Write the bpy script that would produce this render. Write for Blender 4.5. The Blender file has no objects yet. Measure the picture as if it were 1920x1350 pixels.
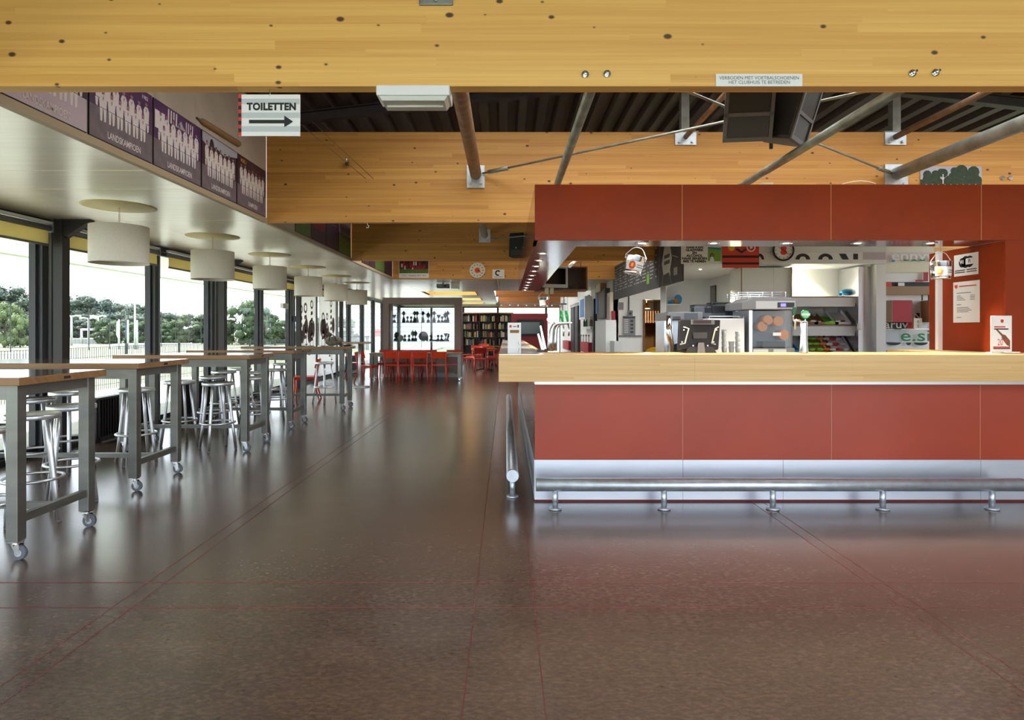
import bpy, math, random
from mathutils import Vector, Matrix

# ------------------------------------------------------------------ camera, sky, light, exposure
sc = bpy.context.scene
COL = sc.collection
F, CX, CY, HC = 1160.0, 948.0, 619.0, 1.384      # focal length in px of the 1920 frame, vanishing point, eye height

cam_d = bpy.data.cameras.new('camera')
cam = bpy.data.objects.new('camera', cam_d)
COL.objects.link(cam)
cam.location = (0, 0, HC)
cam.rotation_euler = (math.pi / 2, 0, 0)
cam_d.sensor_width = 36.0
cam_d.sensor_fit = 'HORIZONTAL'
cam_d.lens = F / 1920 * 36
cam_d.shift_x = (960 - CX) / 1920
cam_d.shift_y = -(675 - CY) / 1920
cam_d.clip_end = 600
sc.camera = cam

world = bpy.data.worlds.new('overcast_sky')
sc.world = world
world.use_nodes = True
wn = world.node_tree.nodes
wn['Background'].inputs['Color'].default_value = (0.83, 0.90, 1.0, 1)
wn['Background'].inputs['Strength'].default_value = 1.75

sun_d = bpy.data.lights.new('sun', 'SUN')
sun_d.energy = 8.0
sun_d.angle = math.radians(3)
sun_d.color = (1.0, 0.97, 0.93)
sun = bpy.data.objects.new('sun', sun_d)
COL.objects.link(sun)
sun.rotation_euler = (0, math.radians(-30), math.radians(-12))     # high sun from the window side

sc.view_settings.view_transform = 'Standard'
sc.view_settings.look = 'None'
sc.view_settings.gamma = 1.0
sc.view_settings.use_curve_mapping = False
sc.view_settings.exposure = 1.3
sc.cycles.use_adaptive_sampling = True
sc.cycles.adaptive_threshold = 0.02
sc.cycles.max_bounces = 7
sc.cycles.diffuse_bounces = 4
sc.cycles.glossy_bounces = 3
sc.cycles.transparent_max_bounces = 16
sc.cycles.transmission_bounces = 6
sc.cycles.caustics_reflective = False
sc.cycles.caustics_refractive = False
sc.cycles.sample_clamp_indirect = 6.0

# ------------------------------------------------------------------ helpers
RND = random.Random(11)

def W(px, py, d):
    return Vector(((px - CX) * d / F, d, HC + (CY - py) * d / F))
def XX(px, d): return (px - CX) * d / F
def ZZ(py, d): return HC + (CY - py) * d / F

def lin(c):
    c = c / 255.0
    return c / 12.92 if c <= 0.04045 else ((c + 0.055) / 1.055) ** 2.4
def rgb(r, g, b): return (lin(r), lin(g), lin(b), 1.0)

class MB:
    def __init__(s): s.v = []; s.f = []; s.m = []; s.s = []
    def add(s, vs, fs, m=0, smooth=False):
        b = len(s.v); s.v += [tuple(p) for p in vs]
        for f in fs:
            s.f.append([b + i for i in f]); s.m.append(m); s.s.append(smooth)
        return s
    def box(s, x0, x1, y0, y1, z0, z1, m=0):
        return s.add([(x0,y0,z0),(x1,y0,z0),(x1,y1,z0),(x0,y1,z0),(x0,y0,z1),(x1,y0,z1),(x1,y1,z1),(x0,y1,z1)],
                     [(0,3,2,1),(4,5,6,7),(0,1,5,4),(1,2,6,5),(2,3,7,6),(3,0,4,7)], m)
    def cyl(s, p0, p1, r0, r1=None, n=16, m=0, caps=True):
        r1 = r0 if r1 is None else r1
        p0 = Vector(p0); p1 = Vector(p1); d = (p1 - p0).normalized()
        a = Vector((0,0,1)) if abs(d.z) < .9 else Vector((1,0,0))
        u = d.cross(a).normalized(); w = d.cross(u).normalized()
        vs = []
        for p, r in ((p0, r0), (p1, r1)):
            for i in range(n):
                t = 2*math.pi*i/n
                vs.append(p + u*(r*math.cos(t)) + w*(r*math.sin(t)))
        s.add(vs, [(i, i+n, (i+1) % n + n, (i+1) % n) for i in range(n)], m, True)
        if caps:
            b = len(s.v) - 2*n
            s.f.append([b+i for i in range(n)]); s.m.append(m); s.s.append(False)
            s.f.append([b+n+i for i in range(n-1,-1,-1)]); s.m.append(m); s.s.append(False)
        return s
    def lathe(s, prof, c=(0,0,0), n=24, m=0, smooth=True, mat=None):
        vs = []
        for r, z in prof:
            for i in range(n):
                t = 2*math.pi*i/n
                p = Vector((r*math.cos(t), r*math.sin(t), z))
                if mat is not None: p = mat @ p
                vs.append((p.x+c[0], p.y+c[1], p.z+c[2]))
        fs = []
        for k in range(len(prof)-1):
            for i in range(n):
                j = (i+1) % n
                fs.append((k*n+i, k*n+j, (k+1)*n+j, (k+1)*n+i))
        return s.add(vs, fs, m, smooth)
    def tube(s, pts, r, n=8, m=0, closed=False):
        P = [Vector(p) for p in pts]; L = len(P)
        rs = r if isinstance(r, (list, tuple)) else [r]*L
        T = []
        for i in range(L):
            a = P[(i-1) % L] if (closed or i > 0) else P[i]
            b = P[(i+1) % L] if (closed or i < L-1) else P[i]
            T.append((b-a).normalized())
        u = T[0].cross(Vector((0,0,1)))
        if u.length < .05: u = T[0].cross(Vector((1,0,0)))
        u.normalize(); vs = []
        for i in range(L):
            u = (u - T[i]*u.dot(T[i])).normalized(); w = T[i].cross(u)
            for k in range(n):
                t = 2*math.pi*k/n
                vs.append(P[i] + (u*math.cos(t) + w*math.sin(t))*rs[i])
        fs = []
        for i in range(L if closed else L-1):
            j = (i+1) % L
            for k in range(n):
                q = (k+1) % n
                fs.append((i*n+k, i*n+q, j*n+q, j*n+k))
        s.add(vs, fs, m, True)
        if not closed:
            b = len(s.v) - L*n
            s.f.append([b+i for i in range(n-1,-1,-1)]); s.m.append(m); s.s.append(False)
            s.f.append([b+(L-1)*n+i for i in range(n)]); s.m.append(m); s.s.append(False)
        return s
    def prism(s, poly, t0, t1, axis='z', m=0, smooth=False):
        # poly in (a,b); axis = extrusion axis: z->(a,b,t)  y->(a,t,b)  x->(t,a,b)
        def q(a, b, t): return (a,b,t) if axis == 'z' else ((a,t,b) if axis == 'y' else (t,a,b))
        n = len(poly)
        vs = [q(a,b,t0) for a,b in poly] + [q(a,b,t1) for a,b in poly]
        s.add(vs, [tuple(range(n-1,-1,-1)), tuple(range(n,2*n))], m)
        b0 = len(s.v) - 2*n
        for i in range(n):
            j = (i+1) % n
            s.f.append([b0+i, b0+j, b0+n+j, b0+n+i]); s.m.append(m); s.s.append(smooth)
        return s
    def rect(s, x0, x1, y0, y1, z=0.0, m=0):           # flat print rectangle in a local x/y plane
        return s.add([(x0,y0,z),(x1,y0,z),(x1,y1,z),(x0,y1,z)], [(0,1,2,3)], m)
    def flat(s, poly, z=0.0, m=0):
        return s.add([(a,b,z) for a,b in poly], [tuple(range(len(poly)))], m)
    def disc(s, cx, cy, r, z=0.0, m=0, n=20, ry=None):
        ry = r if ry is None else ry
        return s.flat([(cx+r*math.cos(2*math.pi*i/n), cy+ry*math.sin(2*math.pi*i/n)) for i in range(n)], z, m)
    def ring(s, cx, cy, r0, r1, z=0.0, m=0, n=28, a0=0.0, a1=2*math.pi):
        k = n; vs = []
        for i in range(k+1):
            t = a0 + (a1-a0)*i/k
            vs += [(cx+r0*math.cos(t), cy+r0*math.sin(t), z), (cx+r1*math.cos(t), cy+r1*math.sin(t), z)]
        return s.add(vs, [(2*i, 2*i+1, 2*i+3, 2*i+2) for i in range(k)], m)
    def blob(s, c, r, sx=1, sy=1, sz=1, m=0, nu=10, nv=6):
        prof = []
        vs = []; fs = []
        for j in range(nv+1):
            ph = math.pi*j/nv
            for i in range(nu):
                t = 2*math.pi*i/nu
                vs.append((c[0]+r*sx*math.sin(ph)*math.cos(t), c[1]+r*sy*math.sin(ph)*math.sin(t), c[2]-r*sz*math.cos(ph)))
        for j in range(nv):
            for i in range(nu):
                fs.append((j*nu+i, j*nu+(i+1) % nu, (j+1)*nu+(i+1) % nu, (j+1)*nu+i))
        return s.add(vs, fs, m, True)
    def mesh(s, name, mats):
        me = bpy.data.meshes.new(name)
        me.from_pydata(s.v, [], s.f)
        mats = mats if isinstance(mats, (list, tuple)) else [mats]
        for x in mats: me.materials.append(M[x] if isinstance(x, str) else x)
        me.polygons.foreach_set('material_index', s.m)
        me.polygons.foreach_set('use_smooth', s.s)
        me.update()
        return me
    def build(s, name, mats, parent=None, bevel=0.0, loc=None):
        o = bpy.data.objects.new(name, s.mesh(name, mats))
        COL.objects.link(o)
        if parent is not None: o.parent = parent
        if loc is not None: o.location = loc
        if bevel:
            b = o.modifiers.new('bevel', 'BEVEL'); b.width = bevel; b.segments = 2; b.limit_method = 'ANGLE'
        return o

def tag(o, label=None, cat=None, group=None, kind=None):
    if label: o['label'] = label
    if cat: o['category'] = cat
    if group: o['group'] = group
    if kind: o['kind'] = kind
    return o
FACE = {  # local x (right), y (up), z (towards the viewer) of something flat
    'cam': Matrix(((1,0,0),(0,0,-1),(0,1,0))),
    'right': Matrix(((0,0,1),(1,0,0),(0,1,0))),      # faces +X
    'left': Matrix(((0,0,-1),(-1,0,0),(0,1,0))),     # faces -X
}
def thing(name, label, cat, loc=(0,0,0), rz=0.0, group=None, face=None, tilt=None):
    o = bpy.data.objects.new(name, None)
    o.empty_display_size = 0.1
    COL.objects.link(o)
    m = Matrix.Identity(4)
    if face: m = FACE[face].to_4x4()
    if rz: m = Matrix.Rotation(rz, 4, 'Z') @ m
    if tilt: m = m @ tilt
    m.translation = Vector(loc)
    o.matrix_world = m
    return tag(o, label, cat, group)
def struct(name, loc=(0,0,0)):
    o = bpy.data.objects.new(name, None); COL.objects.link(o); o.location = loc
    o['kind'] = 'structure'
    return o
def dup(root, loc, rz=None, label=None, group=None, scale=None):
    r = root.copy(); COL.objects.link(r); r.location = loc
    if rz is not None: r.rotation_euler = (0, 0, rz)
    if scale is not None: r.scale = scale if isinstance(scale, (tuple, list)) else (scale,)*3
    if label: r['label'] = label
    if group: r['group'] = group
    for ch in list(root.children):
        c = ch.copy(); COL.objects.link(c); c.parent = r
        for g in ch.children:
            d = g.copy(); COL.objects.link(d); d.parent = c
    return r
def text(txt, size, x, y, m, parent, z=0.0015, align='CENTER', bold=0.0, sx=1.0, space=1.0, name='lettering', rot=0):
    c = bpy.data.curves.new(name, 'FONT')
    c.body = txt; c.size = size; c.align_x = align; c.align_y = 'CENTER'
    c.offset = bold; c.space_character = space; c.resolution_u = 3
    tmp = bpy.data.objects.new(name, c); COL.objects.link(tmp)
    bpy.context.view_layer.update()
    me = bpy.data.meshes.new_from_object(tmp.evaluated_get(bpy.context.evaluated_depsgraph_get()))
    bpy.data.objects.remove(tmp); me.name = name
    me.materials.clear(); me.materials.append(M[m])
    o = bpy.data.objects.new(name, me); COL.objects.link(o)
    o.parent = parent; o.location = (x, y, z); o.scale = (sx, 1, 1); o.rotation_euler = (0, 0, rot)
    return o

# ------------------------------------------------------------------ materials
M = {}
def nm(name):
    m = bpy.data.materials.new(name); m.use_nodes = True
    M[name] = m
    nt = m.node_tree
    return m, nt, nt.nodes['Principled BSDF']
def N(nt, t, **kw):
    n = nt.nodes.new(t)
    for k, v in kw.items(): setattr(n, k, v)
    return n
def mat(name, col, rough=.5, metal=0.0, spec=.5, var=None, bump=0.0, bscale=200., emit=0.0, coat=0.0, trans=0.0, sub=None):
    m, nt, p = nm(name)
    p.inputs['Base Color'].default_value = col
    p.inputs['Roughness'].default_value = rough
    p.inputs['Metallic'].default_value = metal
    p.inputs['Specular IOR Level'].default_value = spec
    if coat: p.inputs['Coat Weight'].default_value = coat; p.inputs['Coat Roughness'].default_value = .08
    if trans: p.inputs['Transmission Weight'].default_value = trans
    if emit:
        p.inputs['Emission Color'].default_value = col; p.inputs['Emission Strength'].default_value = emit
    if var or bump:
        tc = N(nt, 'ShaderNodeTexCoord')
    if var:        # (scale xyz, amount, detail)
        sc_, amt = var[0], var[1]
        mp = N(nt, 'ShaderNodeMapping'); mp.inputs['Scale'].default_value = sc_ if isinstance(sc_, tuple) else (sc_,)*3
        no = N(nt, 'ShaderNodeTexNoise'); no.inputs['Scale'].default_value = 1.0; no.inputs['Detail'].default_value = 5
        nt.links.new(tc.outputs['Object'], mp.inputs[0]); nt.links.new(mp.outputs[0], no.inputs['Vector'])
        mr = N(nt, 'ShaderNodeMapRange'); mr.inputs[1].default_value = .3; mr.inputs[2].default_value = .7
        mr.inputs[3].default_value = 1-amt; mr.inputs[4].default_value = 1+amt
        nt.links.new(no.outputs['Fac'], mr.inputs[0])
        mx = N(nt, 'ShaderNodeVectorMath', operation='SCALE'); mx.inputs[0].default_value = col[:3]
        nt.links.new(mr.outputs[0], mx.inputs['Scale'])
        nt.links.new(mx.outputs[0], p.inputs['Base Color'])
        if len(var) > 2:   # roughness variation
            m2 = N(nt, 'ShaderNodeMapRange'); m2.inputs[3].default_value = rough-var[2]; m2.inputs[4].default_value = rough+var[2]
            nt.links.new(no.outputs['Fac'], m2.inputs[0]); nt.links.new(m2.outputs[0], p.inputs['Roughness'])
    if bump:
        nb = N(nt, 'ShaderNodeTexNoise'); nb.inputs['Scale'].default_value = bscale
        bp = N(nt, 'ShaderNodeBump'); bp.inputs['Strength'].default_value = bump; bp.inputs['Distance'].default_value = .002
        nt.links.new(tc.outputs['Object'], nb.inputs['Vector']); nt.links.new(nb.outputs['Fac'], bp.inputs['Height'])
        nt.links.new(bp.outputs[0], p.inputs['Normal'])
    return m
def timber(name, c0, c1, knots=True, lam=.042, rough=.55, grain=(.7, 45.), knot_scale=4.2, knot_col=(.09,.04,.015,1)):
    """boards laid along object x, stacked in z (y is added so side faces differ)"""
    m, nt, p = nm(name); L = nt.links.new
    tc = N(nt, 'ShaderNodeTexCoord'); sp = N(nt, 'ShaderNodeSeparateXYZ'); L(tc.outputs['Object'], sp.inputs[0])
    zz = N(nt, 'ShaderNodeMath', operation='ADD'); L(sp.outputs['Z'], zz.inputs[0]); L(sp.outputs['Y'], zz.inputs[1])
    row = N(nt, 'ShaderNodeMath', operation='DIVIDE'); L(zz.outputs[0], row.inputs[0]); row.inputs[1].default_value = lam
    fl = N(nt, 'ShaderNodeMath', operation='FLOOR'); L(row.outputs[0], fl.inputs[0])
    # board ends staggered along x
    off = N(nt, 'ShaderNodeTexWhiteNoise', noise_dimensions='1D'); L(fl.outputs[0], off.inputs['W'])
    xs = N(nt, 'ShaderNodeMath', operation='MULTIPLY_ADD'); L(off.outputs['Value'], xs.inputs[0]); xs.inputs[1].default_value = 2.2; L(sp.outputs['X'], xs.inputs[2])
    xd = N(nt, 'ShaderNodeMath', operation='DIVIDE'); L(xs.outputs[0], xd.inputs[0]); xd.inputs[1].default_value = 2.2
    xf = N(nt, 'ShaderNodeMath', operation='FLOOR'); L(xd.outputs[0], xf.inputs[0])
    cb = N(nt, 'ShaderNodeCombineXYZ'); L(fl.outputs[0], cb.inputs[0]); L(xf.outputs[0], cb.inputs[1])
    wn_ = N(nt, 'ShaderNodeTexWhiteNoise', noise_dimensions='2D'); L(cb.outputs[0], wn_.inputs['Vector'])
    gv = N(nt, 'ShaderNodeCombineXYZ')
    gx = N(nt, 'ShaderNodeMath', operation='MULTIPLY'); L(sp.outputs['X'], gx.inputs[0]); gx.inputs[1].default_value = grain[0]
    gz = N(nt, 'ShaderNodeMath', operation='MULTIPLY'); L(zz.outputs[0], gz.inputs[0]); gz.inputs[1].default_value = grain[1]
    gw = N(nt, 'ShaderNodeMath', operation='MULTIPLY'); L(wn_.outputs['Value'], gw.inputs[0]); gw.inputs[1].default_value = 9.
    L(gx.outputs[0], gv.inputs[0]); L(gz.outputs[0], gv.inputs[1]); L(gw.outputs[0], gv.inputs[2])
    gn = N(nt, 'ShaderNodeTexNoise'); gn.inputs['Scale'].default_value = 1.; gn.inputs['Detail'].default_value = 6.; gn.inputs['Distortion'].default_value = .6
    L(gv.outputs[0], gn.inputs['Vector'])
    f1 = N(nt, 'ShaderNodeMath', operation='MULTIPLY_ADD'); L(wn_.outputs['Value'], f1.inputs[0]); f1.inputs[1].default_value = .38; 
    f2 = N(nt, 'ShaderNodeMath', operation='MULTIPLY_ADD'); L(gn.outputs['Fac'], f2.inputs[0]); f2.inputs[1].default_value = 1.1; f2.inputs[2].default_value = -.22
    L(f2.outputs[0], f1.inputs[2])
    mx = N(nt, 'ShaderNodeMix', data_type='RGBA'); mx.inputs['A'].default_value = c0; mx.inputs['B'].default_value = c1
    cl = N(nt, 'ShaderNodeClamp'); L(f1.outputs[0], cl.inputs[0]); L(cl.outputs[0], mx.inputs['Factor'])
    out = mx.outputs['Result']
    if knots:
        kv = N(nt, 'ShaderNodeCombineXYZ'); kx = N(nt, 'ShaderNodeMath', operation='MULTIPLY'); L(sp.outputs['X'], kx.inputs[0]); kx.inputs[1].default_value = .62
        L(kx.outputs[0], kv.inputs[0]); L(zz.outputs[0], kv.inputs[1])
        vo = N(nt, 'ShaderNodeTexVoronoi', voronoi_dimensions='2D'); vo.inputs['Scale'].default_value = knot_scale*1.4; L(kv.outputs[0], vo.inputs['Vector'])
        sz = N(nt, 'ShaderNodeSeparateColor'); L(vo.outputs['Color'], sz.inputs[0])
        th = N(nt, 'ShaderNodeMapRange'); th.inputs[1].default_value = .45; th.inputs[2].default_value = 1.; th.inputs[3].default_value = .0; th.inputs[4].default_value = .085
        L(sz.outputs[0], th.inputs[0])
        sb = N(nt, 'ShaderNodeMath', operation='SUBTRACT'); L(th.outputs[0], sb.inputs[0]); L(vo.outputs['Distance'], sb.inputs[1])
        ks = N(nt, 'ShaderNodeMapRange'); ks.inputs[1].default_value = -.012; ks.inputs[2].default_value = .025; L(sb.outputs[0], ks.inputs[0])
        k2 = N(nt, 'ShaderNodeMix', data_type='RGBA'); L(ks.outputs[0], k2.inputs['Factor']); L(out, k2.inputs['A']); k2.inputs['B'].default_value = knot_col
        out = k2.outputs['Result']
    L(out, p.inputs['Base Color'])
    p.inputs['Roughness'].default_value = rough
    bp = N(nt, 'ShaderNodeBump'); bp.inputs['Strength'].default_value = .12; bp.inputs['Distance'].default_value = .003
    L(gn.outputs['Fac'], bp.inputs['Height']); L(bp.outputs[0], p.inputs['Normal'])
    return m

timber('glulam', rgb(246,200,112), rgb(214,154,72))
timber('glulam_shaded', rgb(226,172,92), rgb(184,122,58), knot_scale=4.6)  # same timber, its colour darkened for the beams standing in shade
timber('bamboo', rgb(240,205,148), rgb(214,168,100), knots=False, lam=.02, rough=.38, grain=(1.6, 70.))
timber('oak_edge', rgb(168,128,84), rgb(130,94,58), knots=False, lam=.03, rough=.35, grain=(2., 60.))
timber('plywood', rgb(233,226,208), rgb(205,196,176), knots=False, lam=4., rough=.3, grain=(.8, 14.)); M['plywood'].node_tree.nodes['Principled BSDF'].inputs['Coat Weight'].default_value = .4; M['plywood'].node_tree.nodes['Principled BSDF'].inputs['Coat Roughness'].default_value = .24
timber('plywood_side', rgb(206,194,178), rgb(180,166,150), knots=False, lam=4., rough=.6, grain=(3., 4.))
timber('lintel_wood', rgb(176,112,52), rgb(132,78,34), knots=True, lam=.05)

# linoleum floor
def floor_mat():
    m, nt, p = nm('linoleum'); L = nt.links.new
    tc = N(nt, 'ShaderNodeTexCoord')
    def noise(sx, sy, sc_, det, dist=0.):
        mp = N(nt, 'ShaderNodeMapping'); mp.inputs['Scale'].default_value = (sx, sy, 1); L(tc.outputs['Object'], mp.inputs[0])
        n_ = N(nt, 'ShaderNodeTexNoise'); n_.inputs['Scale'].default_value = sc_; n_.inputs['Detail'].default_value = det; n_.inputs['Distortion'].default_value = dist
        L(mp.outputs[0], n_.inputs['Vector']); return n_
    a = noise(1, 2.2, 3.0, 6); b = noise(1, 2.2, 30, 4, .6); c = noise(1, 1.8, 120, 2, .5)
    r1 = N(nt, 'ShaderNodeValToRGB'); L(b.outputs['Fac'], r1.inputs[0])
    e = r1.color_ramp.elements
    e[0].position = .22; e[0].color = rgb(74,60,53); e[1].position = .8; e[1].color = rgb(118,97,85)
    x = r1.color_ramp.elements.new(.5); x.color = rgb(93,76,67)
    ov = N(nt, 'ShaderNodeMix', data_type='RGBA', blend_type='OVERLAY'); ov.inputs['Factor'].default_value = .22
    L(r1.outputs[0], ov.inputs['A']); L(a.outputs['Fac'], ov.inputs['B'])
    fl = N(nt, 'ShaderNodeMapRange'); fl.inputs[1].default_value = .62; fl.inputs[2].default_value = .74; L(c.outputs['Fac'], fl.inputs[0]); fl.inputs[4].default_value = .16
    m2 = N(nt, 'ShaderNodeMix', data_type='RGBA'); L(fl.outputs[0], m2.inputs['Factor']); L(ov.outputs['Result'], m2.inputs['A']); m2.inputs['B'].default_value = rgb(186,158,134)
    fd = N(nt, 'ShaderNodeMapRange'); fd.inputs[1].default_value = .40; fd.inputs[2].default_value = .30; L(c.outputs['Fac'], fd.inputs[0]); fd.inputs[4].default_value = .22
    m3 = N(nt, 'ShaderNodeMix', data_type='RGBA'); L(fd.outputs[0], m3.inputs['Factor']); L(m2.outputs['Result'], m3.inputs['A']); m3.inputs['B'].default_value = rgb(70,52,44)
    L(m3.outputs['Result'], p.inputs['Base Color'])
    rr = N(nt, 'ShaderNodeMapRange'); rr.inputs[3].default_value = .2; rr.inputs[4].default_value = .262; L(a.outputs['Fac'], rr.inputs[0]); L(rr.outputs[0], p.inputs['Roughness'])
    p.inputs['Specular IOR Level'].default_value = .75; p.inputs['Coat Weight'].default_value = .3; p.inputs['Coat Roughness'].default_value = .2
floor_mat()

mat('weld_red', rgb(108,30,30), .5)
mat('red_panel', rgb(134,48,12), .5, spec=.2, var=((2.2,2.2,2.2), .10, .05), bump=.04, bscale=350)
mat('red_panel_low', rgb(170,66,40), .36, spec=.4, var=((1.6,1.6,1.6), .10, .06), bump=.04, bscale=350, coat=.16)  # the canopy laminate again, with pinkish reflected light mixed into its colour
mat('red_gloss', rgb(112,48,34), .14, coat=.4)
mat('joint_pale', rgb(214,164,110), .6)
mat('galvanised', rgb(200,208,216), .38, metal=.75, var=((14,14,14), .14, .08))
mat('zinc_sheet', rgb(205,212,222), .34, metal=.7, var=((3,3,14), .05, .05))
mat('galv_old', rgb(148,150,142), .5, metal=.7, var=((9,9,9), .25, .1))
mat('galv_rust', rgb(140,112,90), .6, metal=.5, var=((12,12,12), .3))
mat('stainless', rgb(214,216,220), .26, metal=.95, var=((2,30,2), .05))
mat('aluminium', rgb(226,228,232), .36, metal=.9)
mat('chrome', rgb(232,234,236), .1, metal=1.)
mat('raw_steel', rgb(132,132,128), .42, metal=.75, var=((3,3,9), .16, .08))
mat('anthracite', rgb(44,44,50), .42, var=((4,4,1), .1))
mat('column_paint', rgb(40,36,38), .5)
mat('frame_alu', rgb(150,158,168), .35, metal=.6)
mat('deck_steel', rgb(74,66,62), .55, metal=.3, var=((2,.4,2), .25))
mat('purlin', rgb(66,62,62), .55, metal=.4, var=((6,6,6), .2))
mat('black_plastic', rgb(26,26,28), .45)
mat('dark_grille', rgb(46,46,50), .7, bump=.5, bscale=900)
mat('dark_grey', rgb(62,62,66), .5)
mat('mid_grey', rgb(128,128,132), .5)
mat('white_plastic', rgb(236,236,234), .4)
mat('white_paint', rgb(226,228,224), .55, var=((2,2,2), .03))
mat('white_melamine', rgb(232,236,236), .42)
mat('cream', rgb(228,220,196), .55)
mat('shade_fabric', rgb(232,228,216), .85, var=((60,60,60), .03))
mat('disc_yellow', rgb(214,196,132), .6)
mat('lamp_glass', rgb(238,240,232), .25, trans=.25)
mat('bulb_on', (1.0, .93, .78, 1), .3, emit=9.0)
mat('screen_blue', (.10,.08,.85,1), .3, emit=1.6)
mat('screen_dark', rgb(70,84,80), .12)
mat('screen_black', rgb(16,18,20), .1)
mat('paper', rgb(238,238,236), .7)
mat('paper_grey', rgb(196,202,204), .7)
mat('ink', rgb(26,26,28), .6)
mat('ink_grey', rgb(96,98,104), .6)
mat('ink_red', rgb(206,44,40), .5)
mat('sign_red', rgb(222,62,42), .5)
mat('yellow', rgb(238,190,40), .5)
mat('green_print', rgb(120,170,60), .6)
mat('green_dark', rgb(28,96,48), .4)
mat('green_logo', rgb(22,122,80), .5)
mat('tap_green', rgb(40,200,90), .2, coat=.5)
mat('blue_print', rgb(52,128,196), .5)
mat('teal', rgb(28,140,160), .5)
mat('print_purple', rgb(84,44,92), .6, var=((9,9,9), .35))
mat('print_purple_dark', rgb(58,32,62), .6, var=((9,9,9), .35))
mat('print_plum', rgb(70,40,48), .6, var=((9,9,9), .35))
mat('print_ground', rgb(118,104,112), .6, var=((12,12,12), .2))
mat('print_white', rgb(232,222,220), .6)
mat('print_skin', rgb(168,112,122), .6)
mat('print_lilac', rgb(196,180,190), .6)
mat('print_sky', rgb(176,176,190), .6)
mat('print_grass', rgb(96,122,52), .6, var=((20,20,20), .25))
mat('print_tree', rgb(30,52,28), .6, var=((30,30,30), .4))
mat('print_jersey', rgb(170,40,52), .6)
mat('board_black', rgb(58,60,60), .6, var=((2,2,2), .12))
mat('chalk', rgb(190,192,190), .8)
mat('speech_grey', rgb(222,232,228), .7)
mat('red_lacquer', rgb(214,62,28), .3, coat=.3)
mat('red_lacquer_deep', rgb(196,44,34), .32, coat=.3)
mat('chair_seat_light', rgb(206,190,184), .4)
mat('wine_red', rgb(120,28,36), .45)
mat('cabinet_taupe', rgb(170,154,148), .65, var=((60,60,60), .05))
mat('brass_silver', rgb(120,116,104), .3, metal=.85)
mat('trophy_dark', rgb(58,54,50), .35, metal=.6)
mat('wood_brown', rgb(108,74,46), .5)
mat('plinth_wood', rgb(150,116,78), .5)
mat('kraft', rgb(140,104,62), .7)
mat('kitchen_brown', rgb(96,66,26), .6)
mat('kitchen_dark', rgb(38,30,22), .6)
mat('orange_fruit', rgb(226,138,50), .5)
mat('snack_green', rgb(122,196,40), .4)
mat('snack_blue', rgb(60,140,190), .4)
mat('snack_orange', rgb(232,120,36), .4)
mat('snack_white', rgb(226,226,232), .45)
mat('plum_hang', rgb(70,44,40), .5)
mat('rubber_grey', rgb(104,110,120), .6)
mat('bag_canvas', rgb(120,112,98), .85, var=((16,16,16), .3))
mat('sepia', rgb(156,134,124), .6)
mat('sepia_dark', rgb(112,92,86), .6)
mat('leaf_far', rgb(70,84,72), .8, var=((.35,.35,.35), .35))  # greyed green, distance haze mixed into the leaf colour
mat('leaf_mid', rgb(66,86,54), .8, var=((.5,.5,.5), .4))
mat('leaf_pale', rgb(106,120,80), .8, var=((.6,.6,.6), .35))
mat('bark', rgb(84,72,58), .9)
mat('turf', rgb(110,116,90), .9, var=((.2,.2,.2), .15))
mat('paving', rgb(190,190,182), .85, var=((2,2,2), .08))
mat('pole_white', rgb(190,192,194), .5)
mat('wire_dark', rgb(52,60,58), .6)
mat('eave_white', rgb(226,234,218), .6)
mat('stand_white', rgb(222,222,222), .6)
mat('stand_grey', rgb(150,152,156), .7)  # plain grey for seat rows, hut and bases
mat('stand_red', rgb(200,50,40), .6)
BOOKS = []
for i, c in enumerate([(196,170,110),(150,60,48),(92,116,110),(70,92,120),(178,180,150),(120,134,90),(210,204,186),(84,70,60),(160,130,60),(60,66,74)]):
    mat('book_cloth_%d' % i, rgb(*c), .6); BOOKS.append('book_cloth_%d' % i)

def glass(name, tint, refl=.9, ior=1.45):
    m = bpy.data.materials.new(name); m.use_nodes = True; M[name] = m
    nt = m.node_tree; nt.nodes.clear(); L = nt.links.new
    o = N(nt, 'ShaderNodeOutputMaterial'); t = N(nt, 'ShaderNodeBsdfTransparent'); g = N(nt, 'ShaderNodeBsdfGlossy')
    t.inputs['Color'].default_value = tint; g.inputs['Roughness'].default_value = .02; g.inputs['Color'].default_value = (refl, refl, refl, 1)
    fr = N(nt, 'ShaderNodeFresnel'); fr.inputs['IOR'].default_value = ior
    ge = N(nt, 'ShaderNodeNewGeometry'); iv = N(nt, 'ShaderNodeMath', operation='SUBTRACT'); iv.inputs[0].default_value = 1.; L(ge.outputs['Backfacing'], iv.inputs[1])
    mu = N(nt, 'ShaderNodeMath', operation='MULTIPLY'); L(fr.outputs[0], mu.inputs[0]); L(iv.outputs[0], mu.inputs[1])   # only the outer face reflects
    mx = N(nt, 'ShaderNodeMixShader'); L(mu.outputs[0], mx.inputs[0]); L(t.outputs[0], mx.inputs[1]); L(g.outputs[0], mx.inputs[2]); L(mx.outputs[0], o.inputs[0])
    return m
glass('window_glass', (.93, .945, .94, 1), .8)
glass('clear_glass', (.90, .93, .92, 1))
glass('shelf_glass', (.80, .88, .86, 1))
glass('smoke_glass', (.62, .64, .66, 1))

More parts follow.
